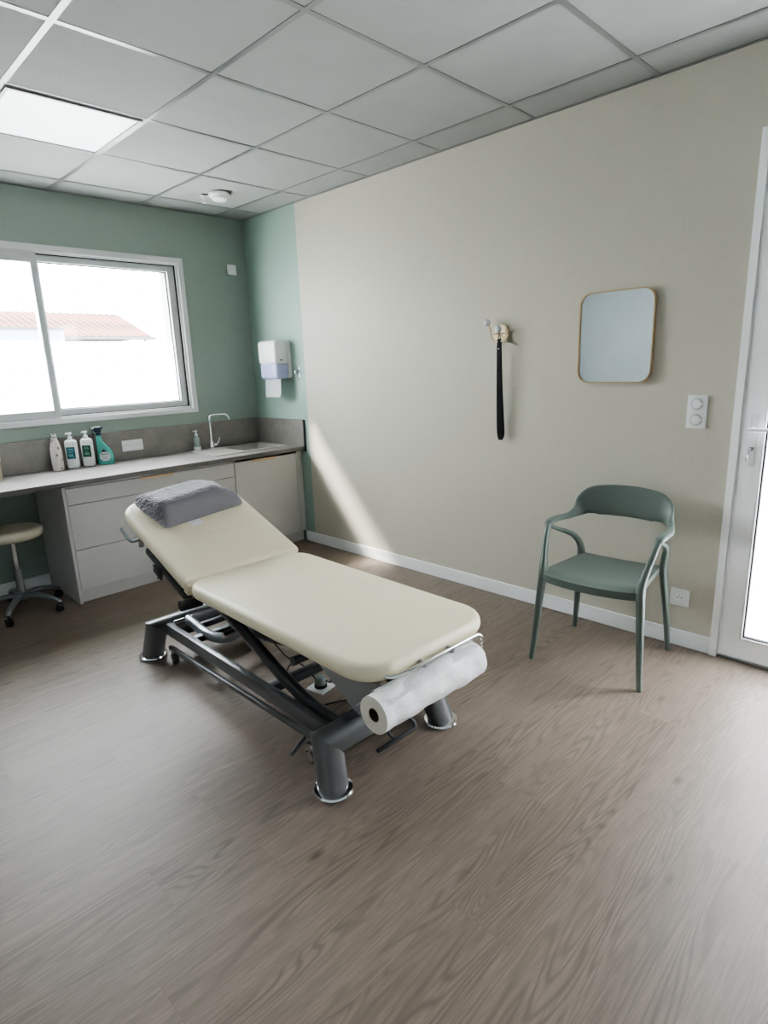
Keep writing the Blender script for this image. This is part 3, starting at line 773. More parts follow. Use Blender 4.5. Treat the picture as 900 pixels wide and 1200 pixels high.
# ------------------------------------------------------------------ towel dispenser and small hook on the green return
td = thing('towel_dispenser', 'white and blue paper towel dispenser on the green side wall above the sink', 'dispenser', (0, -.405, 1.468))
# outline in wall plane (y,z) extruded outwards; split into upper cover and lower blue window
def disp_shell(bm, z0, z1, w, d0, d1, r, b):
    prism(bm, rrect(w, d1-d0, [0.0005, 0.0005, r, r], 8), z0, z1, b, 4, mat4=Matrix(((0, 1, 0, -(d0+d1)/2), (-1, 0, 0, 0), (0, 0, 1, 0), (0, 0, 0, 1))))
bm = nb(); prism(bm, rrect(.25, .29, .03), 0, .030, .006, mat4=RW @ T(0, .005, 0)); obj('back_plate', bm, 'plastic', td)
bm = nb(); box(bm, -.150, -.024, -.120, .120, -.030, .150, .026, 5); obj('cover', bm, 'plastic', td)
bm = nb(); box(bm, -.143, -.024, -.113, .113, -.145, -.022, .024, 5); obj('viewing_window', bm, 'blue_plastic', td, label='translucent blue lower window')
bm = nb(); lathe(bm, [(0, 0), (.006, 0), (.006, .003), (0, .003)], 16, mat4=T(-.10, -.120, -.0) @ Matrix.Rotation(R(90), 4, 'X')); obj('lock', bm, 'seal', td)
bm = nb()
rows = [(-.140, -.100, 0), (-.20, -.103, .002), (-.25, -.108, .0), (-.285, -.118, -.004)]
vs = []
for (z, x, dy) in rows:
    vs.append([bm.verts.new((x + .006*math.sin(i*1.3), -.100+dy+.20*i/8 + (-.012 if (z < -.28 and i > 6) else 0), z+(.014 if (z < -.28 and i == 0) else 0))) for i in range(9)])
for a, b in zip(vs, vs[1:]):
    for i in range(8): bm.faces.new((a[i], a[i+1], b[i+1], b[i]))
bmesh.ops.solidify(bm, geom=list(bm.faces), thickness=.0015)
tw = obj('paper_towel', bm, 'towel'); tw.location = (0, -.405, 1.468); tag(tw, 'white paper towel sheet hanging out of the towel dispenser', 'paper towel')

wh = thing('wall_hook', 'small chrome robe hook on the green wall right of the towel dispenser', 'hook', (0, -.612, 1.372))
obj('hook_plate', prism(nb(), rrect(.022, .085, .008), 0, .004, .001, mat4=RW), 'chrome', wh)
obj('prong', sweep(nb(), [(-.004, 0, .02), (-.022, 0, .0), (-.034, 0, -.02), (-.038, 0, -.004), (-.038, 0, .012)], [(.006, .004)]*5), 'chrome', wh)

# ------------------------------------------------------------------ coat hook and shoe horn
hk = thing('coat_hook', 'round brass coat hook with two pearl knobs left of the mirror', 'hook', (0, -2.492, 1.552))
obj('back_disc', lathe(nb(), [(0, 0), (.046, 0), (.048, .003), (.048, .016), (.046, .019), (0, .019)], 40, mat4=RW), 'brass', hk)
bm = nb()
pts = []
for i in range(13):
    a = R(180+180*i/12); pts.append((-.045, .052*math.cos(a)*-1, -.004+.040*math.sin(a)))
pts = [(-.045, .052, .03)]+pts[0:0]
arc = [(-.046, .050*math.cos(R(t)), -.006+.040*math.sin(R(t))) for t in range(0, -181, -20)]
path = [(-.052, .062, .050), (-.048, .052, .022)] + arc[0:] + [(-.048, -.050, .012), (-.050, -.050, .022)]
tube(bm, path, .0050, 10, 4, up=(1, 0, 0))
rod(bm, (-.015, 0, -.046), (-.046, 0, -.046), .004)
obj('hook_arm', bm, 'brass', hk)
bm = nb(); box(bm, -.0205, -.0185, -.046, .046, -.003, .003); obj('slot_line', bm, 'card', hk, label='dark slot across the disc')
for (y, z, x) in ((.070, .062, -.055), (-.010, .022, -.060)):
    bm = nb(); bmesh.ops.create_uvsphere(bm, u_segments=24, v_segments=14, radius=.0185); bm.transform(T(x, y, z)); obj('knob', bm, 'knob_white', hk)
sweepb = nb(); rod(sweepb, (-.046, -.040, -.03), (-.060, -.012, .01), .0036); obj('hook_arm', sweepb, 'brass', hk)

sh = thing('shoe_horn', 'long black shoe horn hanging from the brass coat hook', 'shoe horn', (-.048, -2.502, 1.50))
bm = nb(); sweep(bm, [(0, .0, .022), (0, 0, -.06), (.004, -.002, -.25), (.010, -.004, -.40), (.014, -.006, -.50), (.012, -.006, -.538)], [(.015, .003), (.017, .003), (.021, .003), (.025, .003), (.026, .003), (.014, .0025)], up=(1, 0, 0), n=16, k=5, power=3)
obj('blade', bm, 'matt_black', sh)
obj('rivet', lathe(nb(), [(0, 0), (.0045, 0), (.004, .002), (0, .0025)], 14, mat4=T(-.003, 0, -.03) @ RW), 'chrome', sh)
obj('strap', tube(nb(), [(-.0, .004, .018), (.0, .007, .030), (.0, .0, .044), (0, -.007, .03), (0, -.004, .018)], .0016, 6), 'black', sh)

# ------------------------------------------------------------------ mirror
mr = thing('wall_mirror', 'rounded rectangular wall mirror with a thin gold frame', 'mirror', (0, -3.144, 1.497))
W_, H_ = .372, .435
out = rrect(W_, H_, .062, 10); inn = rrect(W_-.012, H_-.012, .056, 10)
bm = nb(); n = len(out)
for (A, B, z0, z1) in (((out, inn, 0, .024)),):
    vo0 = [bm.verts.new((x, y, z0)) for x, y in A]; vo1 = [bm.verts.new((x, y, z1)) for x, y in A]
    vi0 = [bm.verts.new((x, y, z0)) for x, y in B]; vi1 = [bm.verts.new((x, y, z1)) for x, y in B]
    for i in range(n):
        j = (i+1) % n
        for q in ((vo0[i], vo0[j], vo1[j], vo1[i]), (vo1[i], vo1[j], vi1[j], vi1[i]), (vi1[i], vi1[j], vi0[j], vi0[i]), (vi0[i], vi0[j], vo0[j], vo0[i])): bm.faces.new(q)
bm.transform(T(-.001, 0, 0) @ RW); obj('mirror_frame', bm, 'gold', mr)
obj('mirror_glass', prism(nb(), inn, .004, .016, mat4=RW), 'mirror', mr)

# ------------------------------------------------------------------ treatment table
TR = R(-1.2)
tb = thing('treatment_table', 'cream padded treatment table with raised headrest on grey lifting frame', 'treatment table', (-1.560, -2.35, 0), rz=TR)
HY, HZ = .205, .478            # hinge line
# main cushion
L0, L1 = -.968, .215
bm = nb(); pts = rrect(.615, L1-L0, [.115, .115, .125, .125], 10)
prism(bm, pts, .474, .538, .029, 6, crown=.012, mat4=T(0, (L0+L1)/2, 0))
obj('mattress', bm, 'vinyl', tb, ang=60)
obj('mattress_board', prism(nb(), rrect(.49, L1-L0-.12, .09), .458, .476, mat4=T(0, (L0+L1)/2-.01, 0)), 'board', tb)
# head section, hinged
A = R(20.6); HM = T(0, HY+.004, HZ) @ Matrix.Rotation(A, 4, 'X')
HL = .69
bm = nb(); prism(bm, rrect(.615, HL, [.115, .115, .02, .02], 10), .006, .072, .028, 6, crown=.010, mat4=HM @ T(0, HL/2+.012, 0))
obj('headrest', bm, 'vinyl', tb, ang=60)
obj('headrest_board', prism(nb(), rrect(.54, HL-.08, .08), -.008, .008, mat4=HM @ T(0, HL/2+.01, 0)), 'board', tb)
bm = nb()
for s in (-1, 1):
    a = HM @ Vector((s*.285, -.03, -.028)); b = HM @ Vector((s*.285, .40, -.022))
    bar(bm, a, b, .028, .030, .006)
a = HM @ Vector((-.285, .28, -.02)); b = HM @ Vector((.285, .28, -.02)); bar(bm, a, b, .03, .03, .005)
obj('headrest_frame', bm, 'frame_dark', tb)
for s in (-1, 1):
    bm = nb(); a = HM @ Vector((s*.336, -.030, -.030)); b = HM @ Vector((s*.245, -.035, -.030)); rod(bm, a, b, .024, 20)
    obj('hinge_barrel', bm, 'frame_dark', tb)
    # chrome towel/paper handle near the head end
    P = lambda x, y, z: HM @ Vector((x, y, z))
    bm = nb(); tube(bm, [P(s*.250, .49, -.012), P(s*.312, .49, -.02), P(s*.326, .51, -.022), P(s*.328, .55, -.018), P(s*.328, .60, -.010)], .0075, 12)
    h = obj('handle', bm, 'frame_silver', tb)
    bm = nb(); rod(bm, P(s*.285, .475, -.045), P(s*.285, .475, -.005), .013, 16); obj('clamp_knob', bm, 'chrome', h)
    bm = nb(); box(bm, s*.300-.006, s*.300+.006, .22, .30, -.075, -.012, .004, 2, mat4=HM); ob = obj('support_bracket', bm, 'frame_dark', tb)
    bm = nb(); lathe(bm, [(0, 0), (.009, 0), (.009, .006), (0, .007)], 14, mat4=HM @ T(s*.307, .285, -.025) @ Matrix.Rotation(s*R(90), 4, 'Y'))
    obj('bolt_cap', bm, 'chrome', ob)
    obj('bolt_cap', lathe(nb(), [(0, 0), (.009, 0), (.009, .006), (0, .007)], 14, mat4=HM @ T(s*.307, .235, -.062) @ Matrix.Rotation(s*R(90), 4, 'Y')), 'chrome', ob)
# top frame under mattress
bm = nb()
for s in (-1, 1): bar(bm, (s*.205, -.88, .440), (s*.205, .19, .440), .03, .036, .005)
for y in (-.86, -.30, .17): bar(bm, (-.205, y, .440), (.205, y, .440), .03, .034, .005)
obj('top_frame', bm, 'frame_dark', tb)
# base: two cross beams with splayed legs
YB = {'front': -.685, 'rear': .680}
for nm, sy in (('front', -1), ('rear', 1)):
    y0 = YB[nm]
    bm = nb()
    sweep(bm, [(-.255, y0, .158), (-.1, y0, .158), (.1, y0, .158), (.255, y0, .158)], [(.0465, .050)]*4, n=28, k=2, power=2.6)
    for v in bm.verts:
        if abs(v.co.x) > .25: v.co.x = math.copysign(.262+(v.co.z-.160)/.95, v.co.x)
    cb = obj('cross_beam', bm, 'frame_grey', tb)
    for s in (-1, 1):
        # leg: mitred top, leaning outwards
        bm = nb(); top = Vector((s*.262, y0, .160)); foot = Vector((s*.280, y0+sy*.044, .012))
        n = 28; r0, r1 = [], []
        d = (foot-top)
        for i in range(n):
            a = 2*math.pi*i/n; ca, sa = math.cos(a), math.sin(a)
            e = 2/2.5
            ox = .052*math.copysign(abs(ca)**e, ca); oy = .047*math.copysign(abs(sa)**e, sa)
            # mitre: outer edge reaches higher than inner edge
            zt = .160 + (ox*s)*.95
            f = (zt-.160)/(.012-.160)
            r0.append(bm.verts.new((top.x+ox+d.x*f, top.y+oy+d.y*f, zt)))
            r1.append(bm.verts.new((foot.x+ox*1.0, foot.y+oy*1.0, .012)))
        for i in range(n): bm.faces.new((r0[i], r0[(i+1) % n], r1[(i+1) % n], r1[i]))
        bm.faces.new(r0); bm.faces.new(r1)
        lg = obj('leg', bm, 'frame_grey', tb)
        bm = nb(); lathe(bm, [(0, .0), (.056, .0), (.066, .003), (.069, .009), (.066, .016), (.056, .018), (0, .018)], 36, mat4=T(foot.x, foot.y, 0)); obj('foot_ring', bm, 'chrome', lg, label='chrome foot ring')
# base side rails (angled box sections)
for s in (-1, 1):
    bm = nb(); bar(bm, (s*.215, -.665, .158), (s*.215, .665, .158), .034, .060, .008); obj('base_rail', bm, 'frame_grey', tb)
    bm = nb(); bar(bm, (s*.238, -.62, .116), (s*.238, .600, .076), .020, .024, .005); obj('castor_rail', bm, 'frame_grey', tb)
    for y in (-.56, .555):
        bm = nb(); lathe(bm, [(0, -.011), (.026, -.011), (.031, -.007), (.031, .007), (.026, .011), (0, .011)], 24, mat4=T(s*.238, y, .032) @ AX)
        cs = obj('castor', bm, 'black', tb)
        bm = nb(); lathe(bm, [(0, -.013), (.020, -.013), (.020, .013), (0, .013)], 20, mat4=T(s*.238, y, .032) @ AX); box(bm, s*.238-.016, s*.238+.016, y-.012, y+.016, .055, .085, .003); obj('castor_hub', bm, 'chrome', cs)
# cross bars in the base
for (y, z, w_, h_) in ((-.235, .158, .045, .036), (.42, .158, .05, .03), (.57, .148, .03, .03)):
    obj('base_crossbar', bar(nb(), (-.20, y, z), (.20, y, z), w_, h_, .006), 'frame_dark', tb)
# long dark lifting arms
for s in (-1, 1):
    x = s*.178
    bm = nb(); sweep(bm, [(x, .165, .425), (x, .10, .392), (x, -.10, .318), (x, -.30, .240), (x, -.46, .192), (x, -.60, .176), (x, -.66, .176)], [(.019, .027)]*7, n=16, k=5, power=2.8, up=(0, .3, 1))
    obj('lifting_arm', bm, 'frame_dark', tb)
    x2 = s*.128
    bm = nb(); sweep(bm, [(x2, .600, .190), (x2, .53, .182), (x2, .42, .170), (x2, .30, .184), (x2, .18, .228), (x2, .08, .290)], [(.021, .024)]*6, n=16, k=5, power=2.6)
    obj('link_arm', bm, 'frame_silver', tb)
    obj('pivot_pin', rod(nb(), (s*.10, .095, .288), (s*.205, .095, .288), .014), 'chrome', tb); obj('pivot_pin', rod(nb(), (s*.10, .605, .19), (s*.20, .605, .19), .013), 'chrome', tb)
# actuator
ac = obj('actuator', sweep(nb(), [(0, .36, .18), (0, -.10, .26)], [(.030, .034)]*2, n=18, smooth=False), 'black', tb)
bm = nb(); rod(bm, (0, -.09, .26), (0, -.42, .34), .014); obj('actuator_rod', bm, 'steel', ac)
obj('lift_torsion_bar', (lambda b: rod(b, (-.20, -.42, .345), (.20, -.42, .345), .018))(nb()), 'frame_dark', tb)
# foot-end gusset plates and front supports
for s in (-1, 1):
    x = s*.222
    bm = nb(); outl = [(-.56, .455), (-.93, .455), (-.93, .400), (-.86, .315), (-.80, .315)]
    v0 = [bm.verts.new((x-.006, y, z)) for y, z in outl]; v1 = [bm.verts.new((x+.006, y, z)) for y, z in outl]
    n = len(outl)
    for i in range(n): bm.faces.new((v0[i], v0[(i+1) % n], v1[(i+1) % n], v1[i]))
    bm.faces.new(v0); bm.faces.new(v1)
    gp = obj('gusset_plate', bm, 'bracket', tb)
    obj('plate_bolt', lathe(nb(), [(0, 0), (.021, 0), (.021, .012), (.016, .018), (0, .018)], 22, mat4=T(x-.006 if s < 0 else x+.006, -.845, .342) @ Matrix.Rotation(s*R(90), 4, 'Y')), 'frame_silver', gp)
    bm = nb(); bar(bm, (s*.16, -.66, .19), (s*.205, -.845, .342), .03, .036, .006); obj('front_strut', bm, 'frame_dark', tb)
# foot bars at the foot end
bm = nb(); bar(bm, (-.085, -.745, .060), (.115, -.745, .060), .016, .012, .003); tube(bm, [(.11, -.745, .056), (.118, -.735, .075), (.105, -.715, .10), (.10, -.70, .125)], .008); tube(bm, [(.02, -.745, .052), (.0, -.72, .075), (.0, -.70, .12)], .006)
obj('foot_lever', bm, 'frame_dark', tb)
bm = nb(); tube(bm, [(-.215, -.50, .078), (-.26, -.52, .078), (-.315, -.545, .07)], .008); obj('castor_pedal', bm, 'frame_grey', tb)
# chrome paper roll holder
bm = nb(); P = [(-.235, -.93, .498), (-.20, -.982, .498), (.0, -.988, .498), (.160, -.988, .498), (.190, -.989, .494), (.203, -.990, .478), (.203, -.990, .448), (.203, -.993, .430), (.192, -.995, .424), (.18, -.995, .424)]
tube(bm, P, .0062, 12, 4)
rh = obj('roll_holder', bm, 'chrome', tb)
bm = nb(); bar(bm, (-.20, -.955, .472), (.17, -.955, .472), .006, .012, .002)
for x in (-.09, .045): box(bm, x-.006, x+.006, -.994, -.92, .464, .502, .002, 1)
obj('holder_bracket', bm, 'steel', rh)
bm = nb(); rod(bm, (-.30, -.995, .424), (.203, -.995, .424), .0055); obj('roll_spindle', bm, 'steel', rh)
# pad (small folded corner visible at the hinge)
bm = nb(); box(bm, -.302, -.20, -.030, .010, .004, .056, .008, 2, mat4=HM @ T(0, .008, 0)); obj('hinge_flap', bm, 'vinyl', tb)

# paper roll (rests on the holder: its own thing)
pr = thing('paper_roll', 'white paper couch roll hanging at the foot end of the treatment table', 'paper roll', (-1.560, -2.35, 0), rz=TR)
cxx, cyy, czz = 0, -.995, .424
X0r, X1r = -.318, .150
bm = nb(); prof = []
NR = 40; NX = 44; rings = []
rnd = random.Random(3)
ph = [rnd.uniform(0, 6.28) for _ in range(6)]
for i in range(NX+1):
    u = i/NX; x = X0r+(X1r-X0r)*u; ring = []
    edge = min(u, 1-u)
    for j in range(NR):
        a = 2*math.pi*j/NR
        w = .0016*math.sin(9*u+3*a+ph[0])+.0014*math.sin(23*u-2*a+ph[1])+.0012*math.sin(5*a+14*u+ph[2])+.001*math.sin(41*u+a+ph[3])
        w *= min(1, edge*14)*(1 if u > .06 else 0)
        rr = .058+w
        if a > R(60) and a < R(150) and u > .1: rr += .003*math.sin((u-.1)*8+ph[4])**2
        ring.append(bm.verts.new((x, cyy+rr*math.cos(a), czz+rr*math.sin(a))))
    rings.append(ring)
for a, b in zip(rings, rings[1:]):
    for j in range(NR): bm.faces.new((a[j], a[(j+1) % NR], b[(j+1) % NR], b[j]))
for ring, x in ((rings[0], X0r), (rings[-1], X1r)):
    inn_ = [bm.verts.new((x, cyy+.0215*math.cos(2*math.pi*j/NR), czz+.0215*math.sin(2*math.pi*j/NR))) for j in range(NR)]
    for j in range(NR):
        f = bm.faces.new((ring[j], ring[(j+1) % NR], inn_[(j+1) % NR], inn_[j])); f.material_index = 1
obj('paper', bm, ['paper', 'paper_end'], pr, ang=50)
# loose end of the sheet lapped over the roll
bm = nb(); rows = []
for i in range(15):
    u = i/14; x = X0r+.03+(X1r-X0r-.03)*u; col = []
    for j in range(9):
        a = R(35+ (105-20*u)*j/8); rr = .0615+.002*math.sin(7*u+j)+(.004*math.sin(13*u+ph[1]) if j > 5 else 0)
        z_extra = .014*max(0, (j-6)/2)*(1-u*.3)
        col.append(bm.verts.new((x+.01*math.sin(j*.6)*(u-.5), cyy+rr*math.cos(a), czz+rr*math.sin(a)+z_extra*.3)))
    rows.append(col)
for a, b in zip(rows, rows[1:]):
    for j in range(8): bm.faces.new((a[j], a[j+1], b[j+1], b[j]))
bmesh.ops.solidify(bm, geom=list(bm.faces), thickness=.0012)
obj('loose_sheet', bm, 'paper', pr)
bm = nb(); r_a, r_b = [], []
for (x, L) in ((X0r+.001, r_a), (X1r-.001, r_b)):
    for rr in (.0215, .0195): L.append([bm.verts.new((x, cyy+rr*math.cos(2*math.pi*j/24), czz+rr*math.sin(2*math.pi*j/24))) for j in range(24)])
for j in range(24):
    k = (j+1) % 24
    bm.faces.new((r_a[0][j], r_a[0][k], r_b[0][k], r_b[0][j])); bm.faces.new((r_a[1][j], r_a[1][k], r_b[1][k], r_b[1][j]))
    bm.faces.new((r_a[0][j], r_a[0][k], r_a[1][k], r_a[1][j])); bm.faces.new((r_b[0][j], r_b[0][k], r_b[1][k], r_b[1][j]))
obj('core_tube', bm, 'card', pr)

# ------------------------------------------------------------------ pillow on the headrest
top = HM @ Matrix.Translation((0, 0, .083))
rt = wm(tb)
# pillow frame: x along its length, y up the slope, z off the surface
PMX = rt @ HM @ T(.015, .555, .0795) @ Matrix.Rotation(R(9), 4, 'Z')
pl = thing('pillow', 'grey quilted wedge pillow lying on the raised headrest', 'pillow', PMX.translation, rot=PMX.to_euler())
NXP, NP = 30, 48
def pil_prof(t):
    """closed section (y, z): steep flat front, high front ridge, dip, low rear ridge"""
    keys = [(-.128, .003), (-.116, .060), (-.098, .108), (-.066, .126), (-.025, .116), (.025, .098), (.07, .088), (.108, .074), (.134, .044), (.138, .010), (.10, .001), (0, 0), (-.10, 0)]
    return keys
keys = pil_prof(0)
loop = catmull([(k[0], k[1], 0) for k in keys]+[(keys[0][0], keys[0][1], 0)], 4)[:-1]
bm = nb(); rings = []
for i in range(NXP+1):
    u = -1+2*i/NXP; x = .243*u
    e = abs(u)
    s = (1-max(0, (e-.80)/.20)**2.4*.62) if u > 0 else (1-max(0, (e-.93)/.07)**2.5*.16)
    hs = s
    if u > .25: hs *= 1-.80*((u-.25)/.75)**1.35
    else: hs *= 1-.10*((.30-u)/1.30)
    yshift = 0
    rings.append([bm.verts.new((x-(.05*(p.y/.11) if u < 0 else -.0)*max(0, -u)*.0, p.x*(.55+.45*s)+yshift, max(.001, p.y*hs))) for p in loop])
nl = len(loop)
for a, b in zip(rings, rings[1:]):
    for j in range(nl): bm.faces.new((a[j], a[(j+1) % nl], b[(j+1) % nl], b[j]))
bm.faces.new(list(reversed(rings[0]))); bm.faces.new(rings[-1])
for f in bm.faces:
    c = f.calc_center_median()
    f.material_index = 1 if (c.y < -.082 and c.z > .002 and abs(c.x) < .24) else 0
obj('pillow_body', bm, ['pillow', 'pillow_plain'], pl, ang=70)
bm = nb(); box(bm, -.125, -.06, -.172, -.12, .001, .003, .0005, 1)
obj('care_label', bm, 'white', pl, label='small white care tag')

# ------------------------------------------------------------------ floor socket with plug and cable under the table
fs = thing('adapter_block', 'small white square floor pad under the treatment table with a plug on it', 'socket', (-1.452, -2.515, 0), rz=R(12))
obj('base_plate', box(nb(), -.048, .048, -.048, .048, 0, .008, .002), 'plastic', fs)
pg = thing('power_plug', 'pale grey plug with black ring standing on the square floor pad', 'plug', (-1.452, -2.515, .008))
obj('plug_body', lathe(nb(), [(0, .014), (.026, .014), (.026, .040), (.022, .05), (0, .05)], 24), 'clear_plastic', pg)
obj('plug_ring', lathe(nb(), [(0, 0), (.029, 0), (.029, .014), (0, .014)], 24), 'black', pg)
cbm = nb(); tube(cbm, [(-1.470, -2.50, .05), (-1.50, -2.46, .11), (-1.55, -2.40, .16), (-1.60, -2.33, .28), (-1.62, -2.30, .40)], .0035, 8)
tube(cbm, [(-1.44, -2.54, .04), (-1.46, -2.60, .07), (-1.49, -2.66, .20), (-1.50, -2.70, .42)], .0035, 8)
tube(cbm, [(-1.52, -2.44, .13), (-1.585, -2.46, .13), (-1.62, -2.53, .06), (-1.60, -2.60, .006), (-1.50, -2.66, .006), (-1.42, -2.70, .006)], .0035, 8)
tag(obj('power_cable', cbm, 'black'), 'thin black cable hanging from the underside of the treatment table', 'cable')

# ------------------------------------------------------------------ green armchair
ch = thing('armchair', 'grey-green moulded plastic armchair standing against the beige wall', 'chair', (-.337, -3.311, 0), rz=R(4.2))
# seat (front = -x)
bm = nb(); NU, NV = 18, 18; G = []
def seat_pt(u, v, top):
    """u 0 front..1 rear, v -1..1"""
    x = -.225+.415*u; hw = .222-.034*u
    x -= .032*(1-v*v)*(1-u)**2
    z = .449-.016*u - .010*(1-v*v)*math.sin(math.pi*min(1, u*1.05)) + .004*abs(v)**3
    if u < .14: z -= .016*((.14-u)/.14)**2
    if not top: z -= .022+.012*(1-u)
    return (x, hw*v, z)
for top_ in (True, False):
    G.append([[bm.verts.new(seat_pt(i/NU, -1+2*j/NV, top_)) for j in range(NV+1)] for i in range(NU+1)])
for g in G:
    for i in range(NU):
        for j in range(NV): bm.faces.new((g[i][j], g[i+1][j], g[i+1][j+1], g[i][j+1]))
tp, bt = G
for i in range(NU):
    for j in (0, NV): bm.faces.new((tp[i][j], tp[i+1][j], bt[i+1][j], bt[i][j]))
for j in range(NV):
    for i in (0, NU): bm.faces.new((tp[i][j], tp[i][j+1], bt[i][j+1], bt[i][j]))
obj('seat', bm, 'chair', ch, ang=50)
# arm band + backrest: one swept ribbon split into backrest and two armrests
def band(s):
    return [(-.155, s*.243, .640), (-.10, s*.250, .6535), (0, s*.252, .662), (.09, s*.243, .668), (.150, s*.222, .672)]
# backrest
back_half = [(.100, .241, .643, .015, .015), (.138, .230, .650, .0135, .021), (.166, .213, .668, .011, .037), (.184, .190, .692, .009, .056), (.198, .150, .713, .0075, .071), (.210, .078, .721, .0065, .075)]
back_path = [(x, -y, z) for x, y, z, a, b in back_half] + [(.214, 0, .723)] + [(x, y, z) for x, y, z, a, b in back_half[::-1]]
back_sec = [(a, b) for *_, a, b in back_half] + [(.0065, .076)] + [(a, b) for *_, a, b in back_half[::-1]]
bm = nb(); sweep(bm, back_path, back_sec, up=(.12, 0, 1), n=20, k=6, power=3.2)
obj('backrest', bm, 'chair', ch, ang=50)
for s in (-1, 1):
    bm = nb(); sweep(bm, [(-.107, s*.250, .630), (-.093, s*.253, .645), (-.05, s*.257, .650), (.02, s*.255, .647), (.065, s*.249, .644), (.104, s*.240, .643)], [(.014, .011), (.019, .012), (.020, .012), (.019, .013), (.017, .014), (.015, .0150)], n=14, k=5, power=2.8)
    obj('armrest', bm, 'chair', ch, ang=50)
    # front leg: floor, seat corner, up to the armrest
    bm = nb(); sweep(bm, [(-.240, s*.254, 0), (-.230, s*.244, .12), (-.212, s*.229, .34), (-.203, s*.222, .44), (-.185, s*.228, .50), (-.143, s*.242, .58), (-.100, s*.251, .642)], [(.0115, .0115), (.0135, .0145), (.0165, .020), (.018, .026), (.0145, .018), (.013, .0145), (.0125, .0135)], n=14, k=6, power=2.8, up=(1, 0, 0))
    obj('leg', bm, 'chair', ch, ang=50)
    # rear leg: floor, seat rear corner, curving forward to the armrest front
    bm = nb(); sweep(bm, [(.228, s*.236, 0), (.214, s*.226, .14), (.194, s*.208, .33), (.182, s*.200, .43), (.166, s*.206, .492), (.125, s*.220, .538), (.06, s*.234, .572), (-.02, s*.246, .604), (-.088, s*.251, .630)], [(.0115, .0115), (.0135, .014), (.016, .021), (.017, .025), (.014, .018), (.0125, .013), (.012, .011), (.011, .009), (.010, .008)], n=14, k=6, power=2.8, up=(1, 0, .2))
    obj('leg', bm, 'chair', ch, ang=50)

# ------------------------------------------------------------------ stool
st = thing('rolling_stool', 'round cream rolling stool tucked under the worktop', 'stool', (-2.088, -.40, 0))
SZ = .503
obj('seat', lathe(nb(), [(0, SZ-.035), (.12, SZ-.035), (.156, SZ-.032), (.170, SZ-.022), (.175, SZ-.004), (.172, SZ+.012), (.160, SZ+.023), (.13, SZ+.029), (0, SZ+.032)], 56), 'vinyl_stool', st, ang=60)
obj('seat_plate', lathe(nb(), [(0, SZ-.06), (.05, SZ-.055), (.10, SZ-.042), (.10, SZ-.034), (0, SZ-.034)], 32), 'black', st)
obj('gas_lift', lathe(nb(), [(0, .25), (.014, .25), (.014, SZ-.05), (0, SZ-.05)], 24), 'chrome', st)
obj('column', lathe(nb(), [(0, .095), (.022, .095), (.021, .268), (.018, .272), (0, .272)], 28), 'steel', st)
obj('hub', lathe(nb(), [(0, .082), (.036, .082), (.040, .095), (.036, .118), (.028, .126), (0, .126)], 28), 'frame_silver', st)
for k in range(5):
    a = R(-52+72*k); ca, sa = math.cos(a), math.sin(a)
    bm = nb(); sweep(bm, [(.02*ca, .02*sa, .108), (.10*ca, .10*sa, .108), (.20*ca, .20*sa, .086), (.245*ca, .245*sa, .062)], [(.022, .013), (.020, .013), (.016, .012), (.015, .011)], n=12, k=4, power=2.8)
    lg = obj('leg', bm, 'frame_silver', st)
    bm = nb()
    for dd in (-.011, .011): lathe(bm, [(0, -.008), (.020, -.008), (.024, -.004), (.024, .004), (.020, .008), (0, .008)], 20, mat4=T(.239*ca, .239*sa, .024) @ Matrix.Rotation(a+.6, 4, 'Z') @ T(0, dd, 0) @ Matrix.Rotation(R(90), 4, 'X'))
    rod(bm, (.239*ca, .239*sa, .026), (.239*ca, .239*sa, .060), .006, 10)
    obj('castor', bm, 'black', lg)

# ------------------------------------------------------------------ outside
slab('ground', -30, 40, .31, 60, -.25, -.15, 'ground')
o = slab('ground', .31, 40, -30, .31, -.25, -.15, 'ground')
hs = thing('house', 'neighbouring pale house with orange terracotta tiled roof seen through the window', 'house', (1.0, 17, -.15))
EZ, RZ_ = 2.42, 3.33
obj('wall', box(nb(), -8, 3.05, 13.95, 20.2, -.15, 2.64), 'render', hs, world=True)
obj('wall', box(nb(), 3.05, 5.2, 14.3, 20.0, -.15, 2.32), 'render', hs, world=True)
bm = nb()
def slope(bm, xa, xb, fr):
    n = int((xb-xa)/.05)
    rows = []
    for i in range(n+1):
        x = xa+(xb-xa)*i/n
        yt = 17 if x <= 5.9 else 17
        # hip: ridge ends at 5.9 ridge; slope cell limited by the hip line
        col = []
        for k in range(2):
            y = 13.75 if k == 0 else 17.0; z = EZ if k == 0 else RZ_
            col.append((x, y, z))
        rows.append(col)
    return rows
# front slope as a corrugated sheet: eave x from -8 to 5.55, ridge x from -8 to 5.92
N_ = 270
e_pts, r_pts = [], []
for i in range(N_+1):
    f = i/N_; x = -8+13.55*f
    w = .035*abs(math.cos(math.pi*x/.2))
    yt = 17.0; xr = x
    e_pts.append(bm.verts.new((x, 13.75, EZ+w))); r_pts.append(bm.verts.new((-8+13.92*f, 17.0, RZ_+w)))
for i in range(N_): bm.faces.new((e_pts[i], e_pts[i+1], r_pts[i+1], r_pts[i]))
a = [bm.verts.new(p) for p in ((5.55, 13.75, EZ), (5.55, 20.25, EZ), (5.92, 17.0, RZ_))]; bm.faces.new(a)
a = [bm.verts.new(p) for p in ((-8, 20.25, EZ), (5.55, 20.25, EZ), (5.92, 17.0, RZ_), (-8, 17.0, RZ_))]; bm.faces.new(a)
obj('roof', bm, 'roof', hs, world=True, ang=20)
obj('gutter', box(nb(), 2.9, 5.62, 13.64, 13.77, EZ-.07, EZ+.01, .01), 'gutter', hs, world=True)
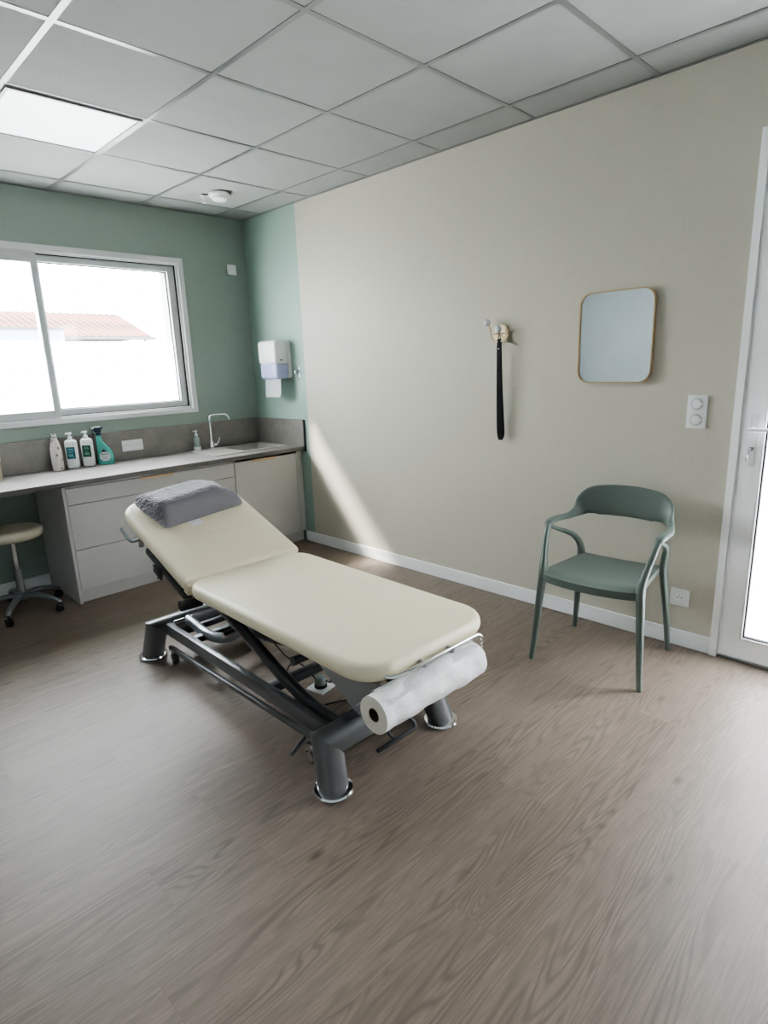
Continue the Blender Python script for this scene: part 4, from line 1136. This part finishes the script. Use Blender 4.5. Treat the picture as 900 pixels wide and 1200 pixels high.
obj('parapet_cap', box(nb(), -8, 3.0, 13.5, 13.95, 2.60, 2.66), 'gutter', hs, world=True)
obj('parapet', box(nb(), -8, 3.0, 13.55, 13.9, -.15, 2.60), 'render', hs, world=True)
obj('downpipe', (lambda b: rod(b, (5.35, 13.75, 2.36), (5.35, 14.25, 2.2), .03))(nb()), 'gutter', hs, world=True)

# ------------------------------------------------------------------ light
w = bpy.data.worlds.new('overcast'); bpy.context.scene.world = w; w.use_nodes = True
nt = w.node_tree; bg = nt.nodes['Background']
tc = nt.nodes.new('ShaderNodeTexCoord'); sx = nt.nodes.new('ShaderNodeSeparateXYZ'); nt.links.new(tc.outputs['Generated'], sx.inputs[0])
rp = nt.nodes.new('ShaderNodeValToRGB'); nt.links.new(sx.outputs['Z'], rp.inputs['Fac'])
rp.color_ramp.elements[0].color = (.95, .97, 1.0, 1); rp.color_ramp.elements[0].position = 0
rp.color_ramp.elements[1].color = (.90, .95, 1.0, 1); rp.color_ramp.elements[1].position = .8
nt.links.new(rp.outputs['Color'], bg.inputs['Color']); bg.inputs['Strength'].default_value = 7.0

def portal(name, loc, rot, sx_, sy_):
    l = bpy.data.lights.new(name, 'AREA'); l.shape = 'RECTANGLE'; l.size = sx_; l.size_y = sy_; l.cycles.is_portal = True
    o = bpy.data.objects.new(name, l); o.location = loc; o.rotation_euler = rot; C.objects.link(o)
portal('sky_portal', ((WX0+WX1)/2, .12, (WZ0+WZ1)/2), (R(-90), 0, 0), WX1-WX0, WZ1-WZ0)
portal('sky_portal', (.12, (DY0+DY1)/2, DZ/2), (0, R(90), 0), DZ, DY1-DY0)

sn = bpy.data.lights.new('sun', 'SUN'); sn.energy = 3.2; sn.angle = R(3.5); sn.color = (1, .95, .86)
so = bpy.data.objects.new('sun', sn); C.objects.link(so)
so.rotation_euler = Vector((.93, -1, -1.18)).to_track_quat('-Z', 'Y').to_euler()
so.location = (-3, 5, 6)

# ------------------------------------------------------------------ camera
cam = bpy.data.cameras.new('camera'); co = bpy.data.objects.new('camera', cam); C.objects.link(co)
cam.sensor_fit = 'HORIZONTAL'; cam.sensor_width = 36; cam.lens = 703.6/900*36; cam.clip_start = .05; cam.clip_end = 200
Rv, Uv, Fv = (0.70318289, -0.71010214, -0.03589959), (0.1954482, 0.1445044, 0.97000953), (0.68361819, 0.68911061, -0.2404012)
m = Matrix((Rv, Uv, tuple(-c for c in Fv))).transposed().to_4x4(); m.translation = (-2.954, -4.4756, 1.415)
co.matrix_world = m
sc_ = bpy.context.scene; sc_.camera = co
sc_.view_settings.view_transform = 'AgX'; sc_.view_settings.look = 'AgX - Medium High Contrast'; sc_.view_settings.exposure = 2.32
sc_.cycles.max_bounces = 12; sc_.cycles.diffuse_bounces = 6; sc_.cycles.transparent_max_bounces = 12
sc_.cycles.use_denoising = True; sc_.cycles.sample_clamp_indirect = 8
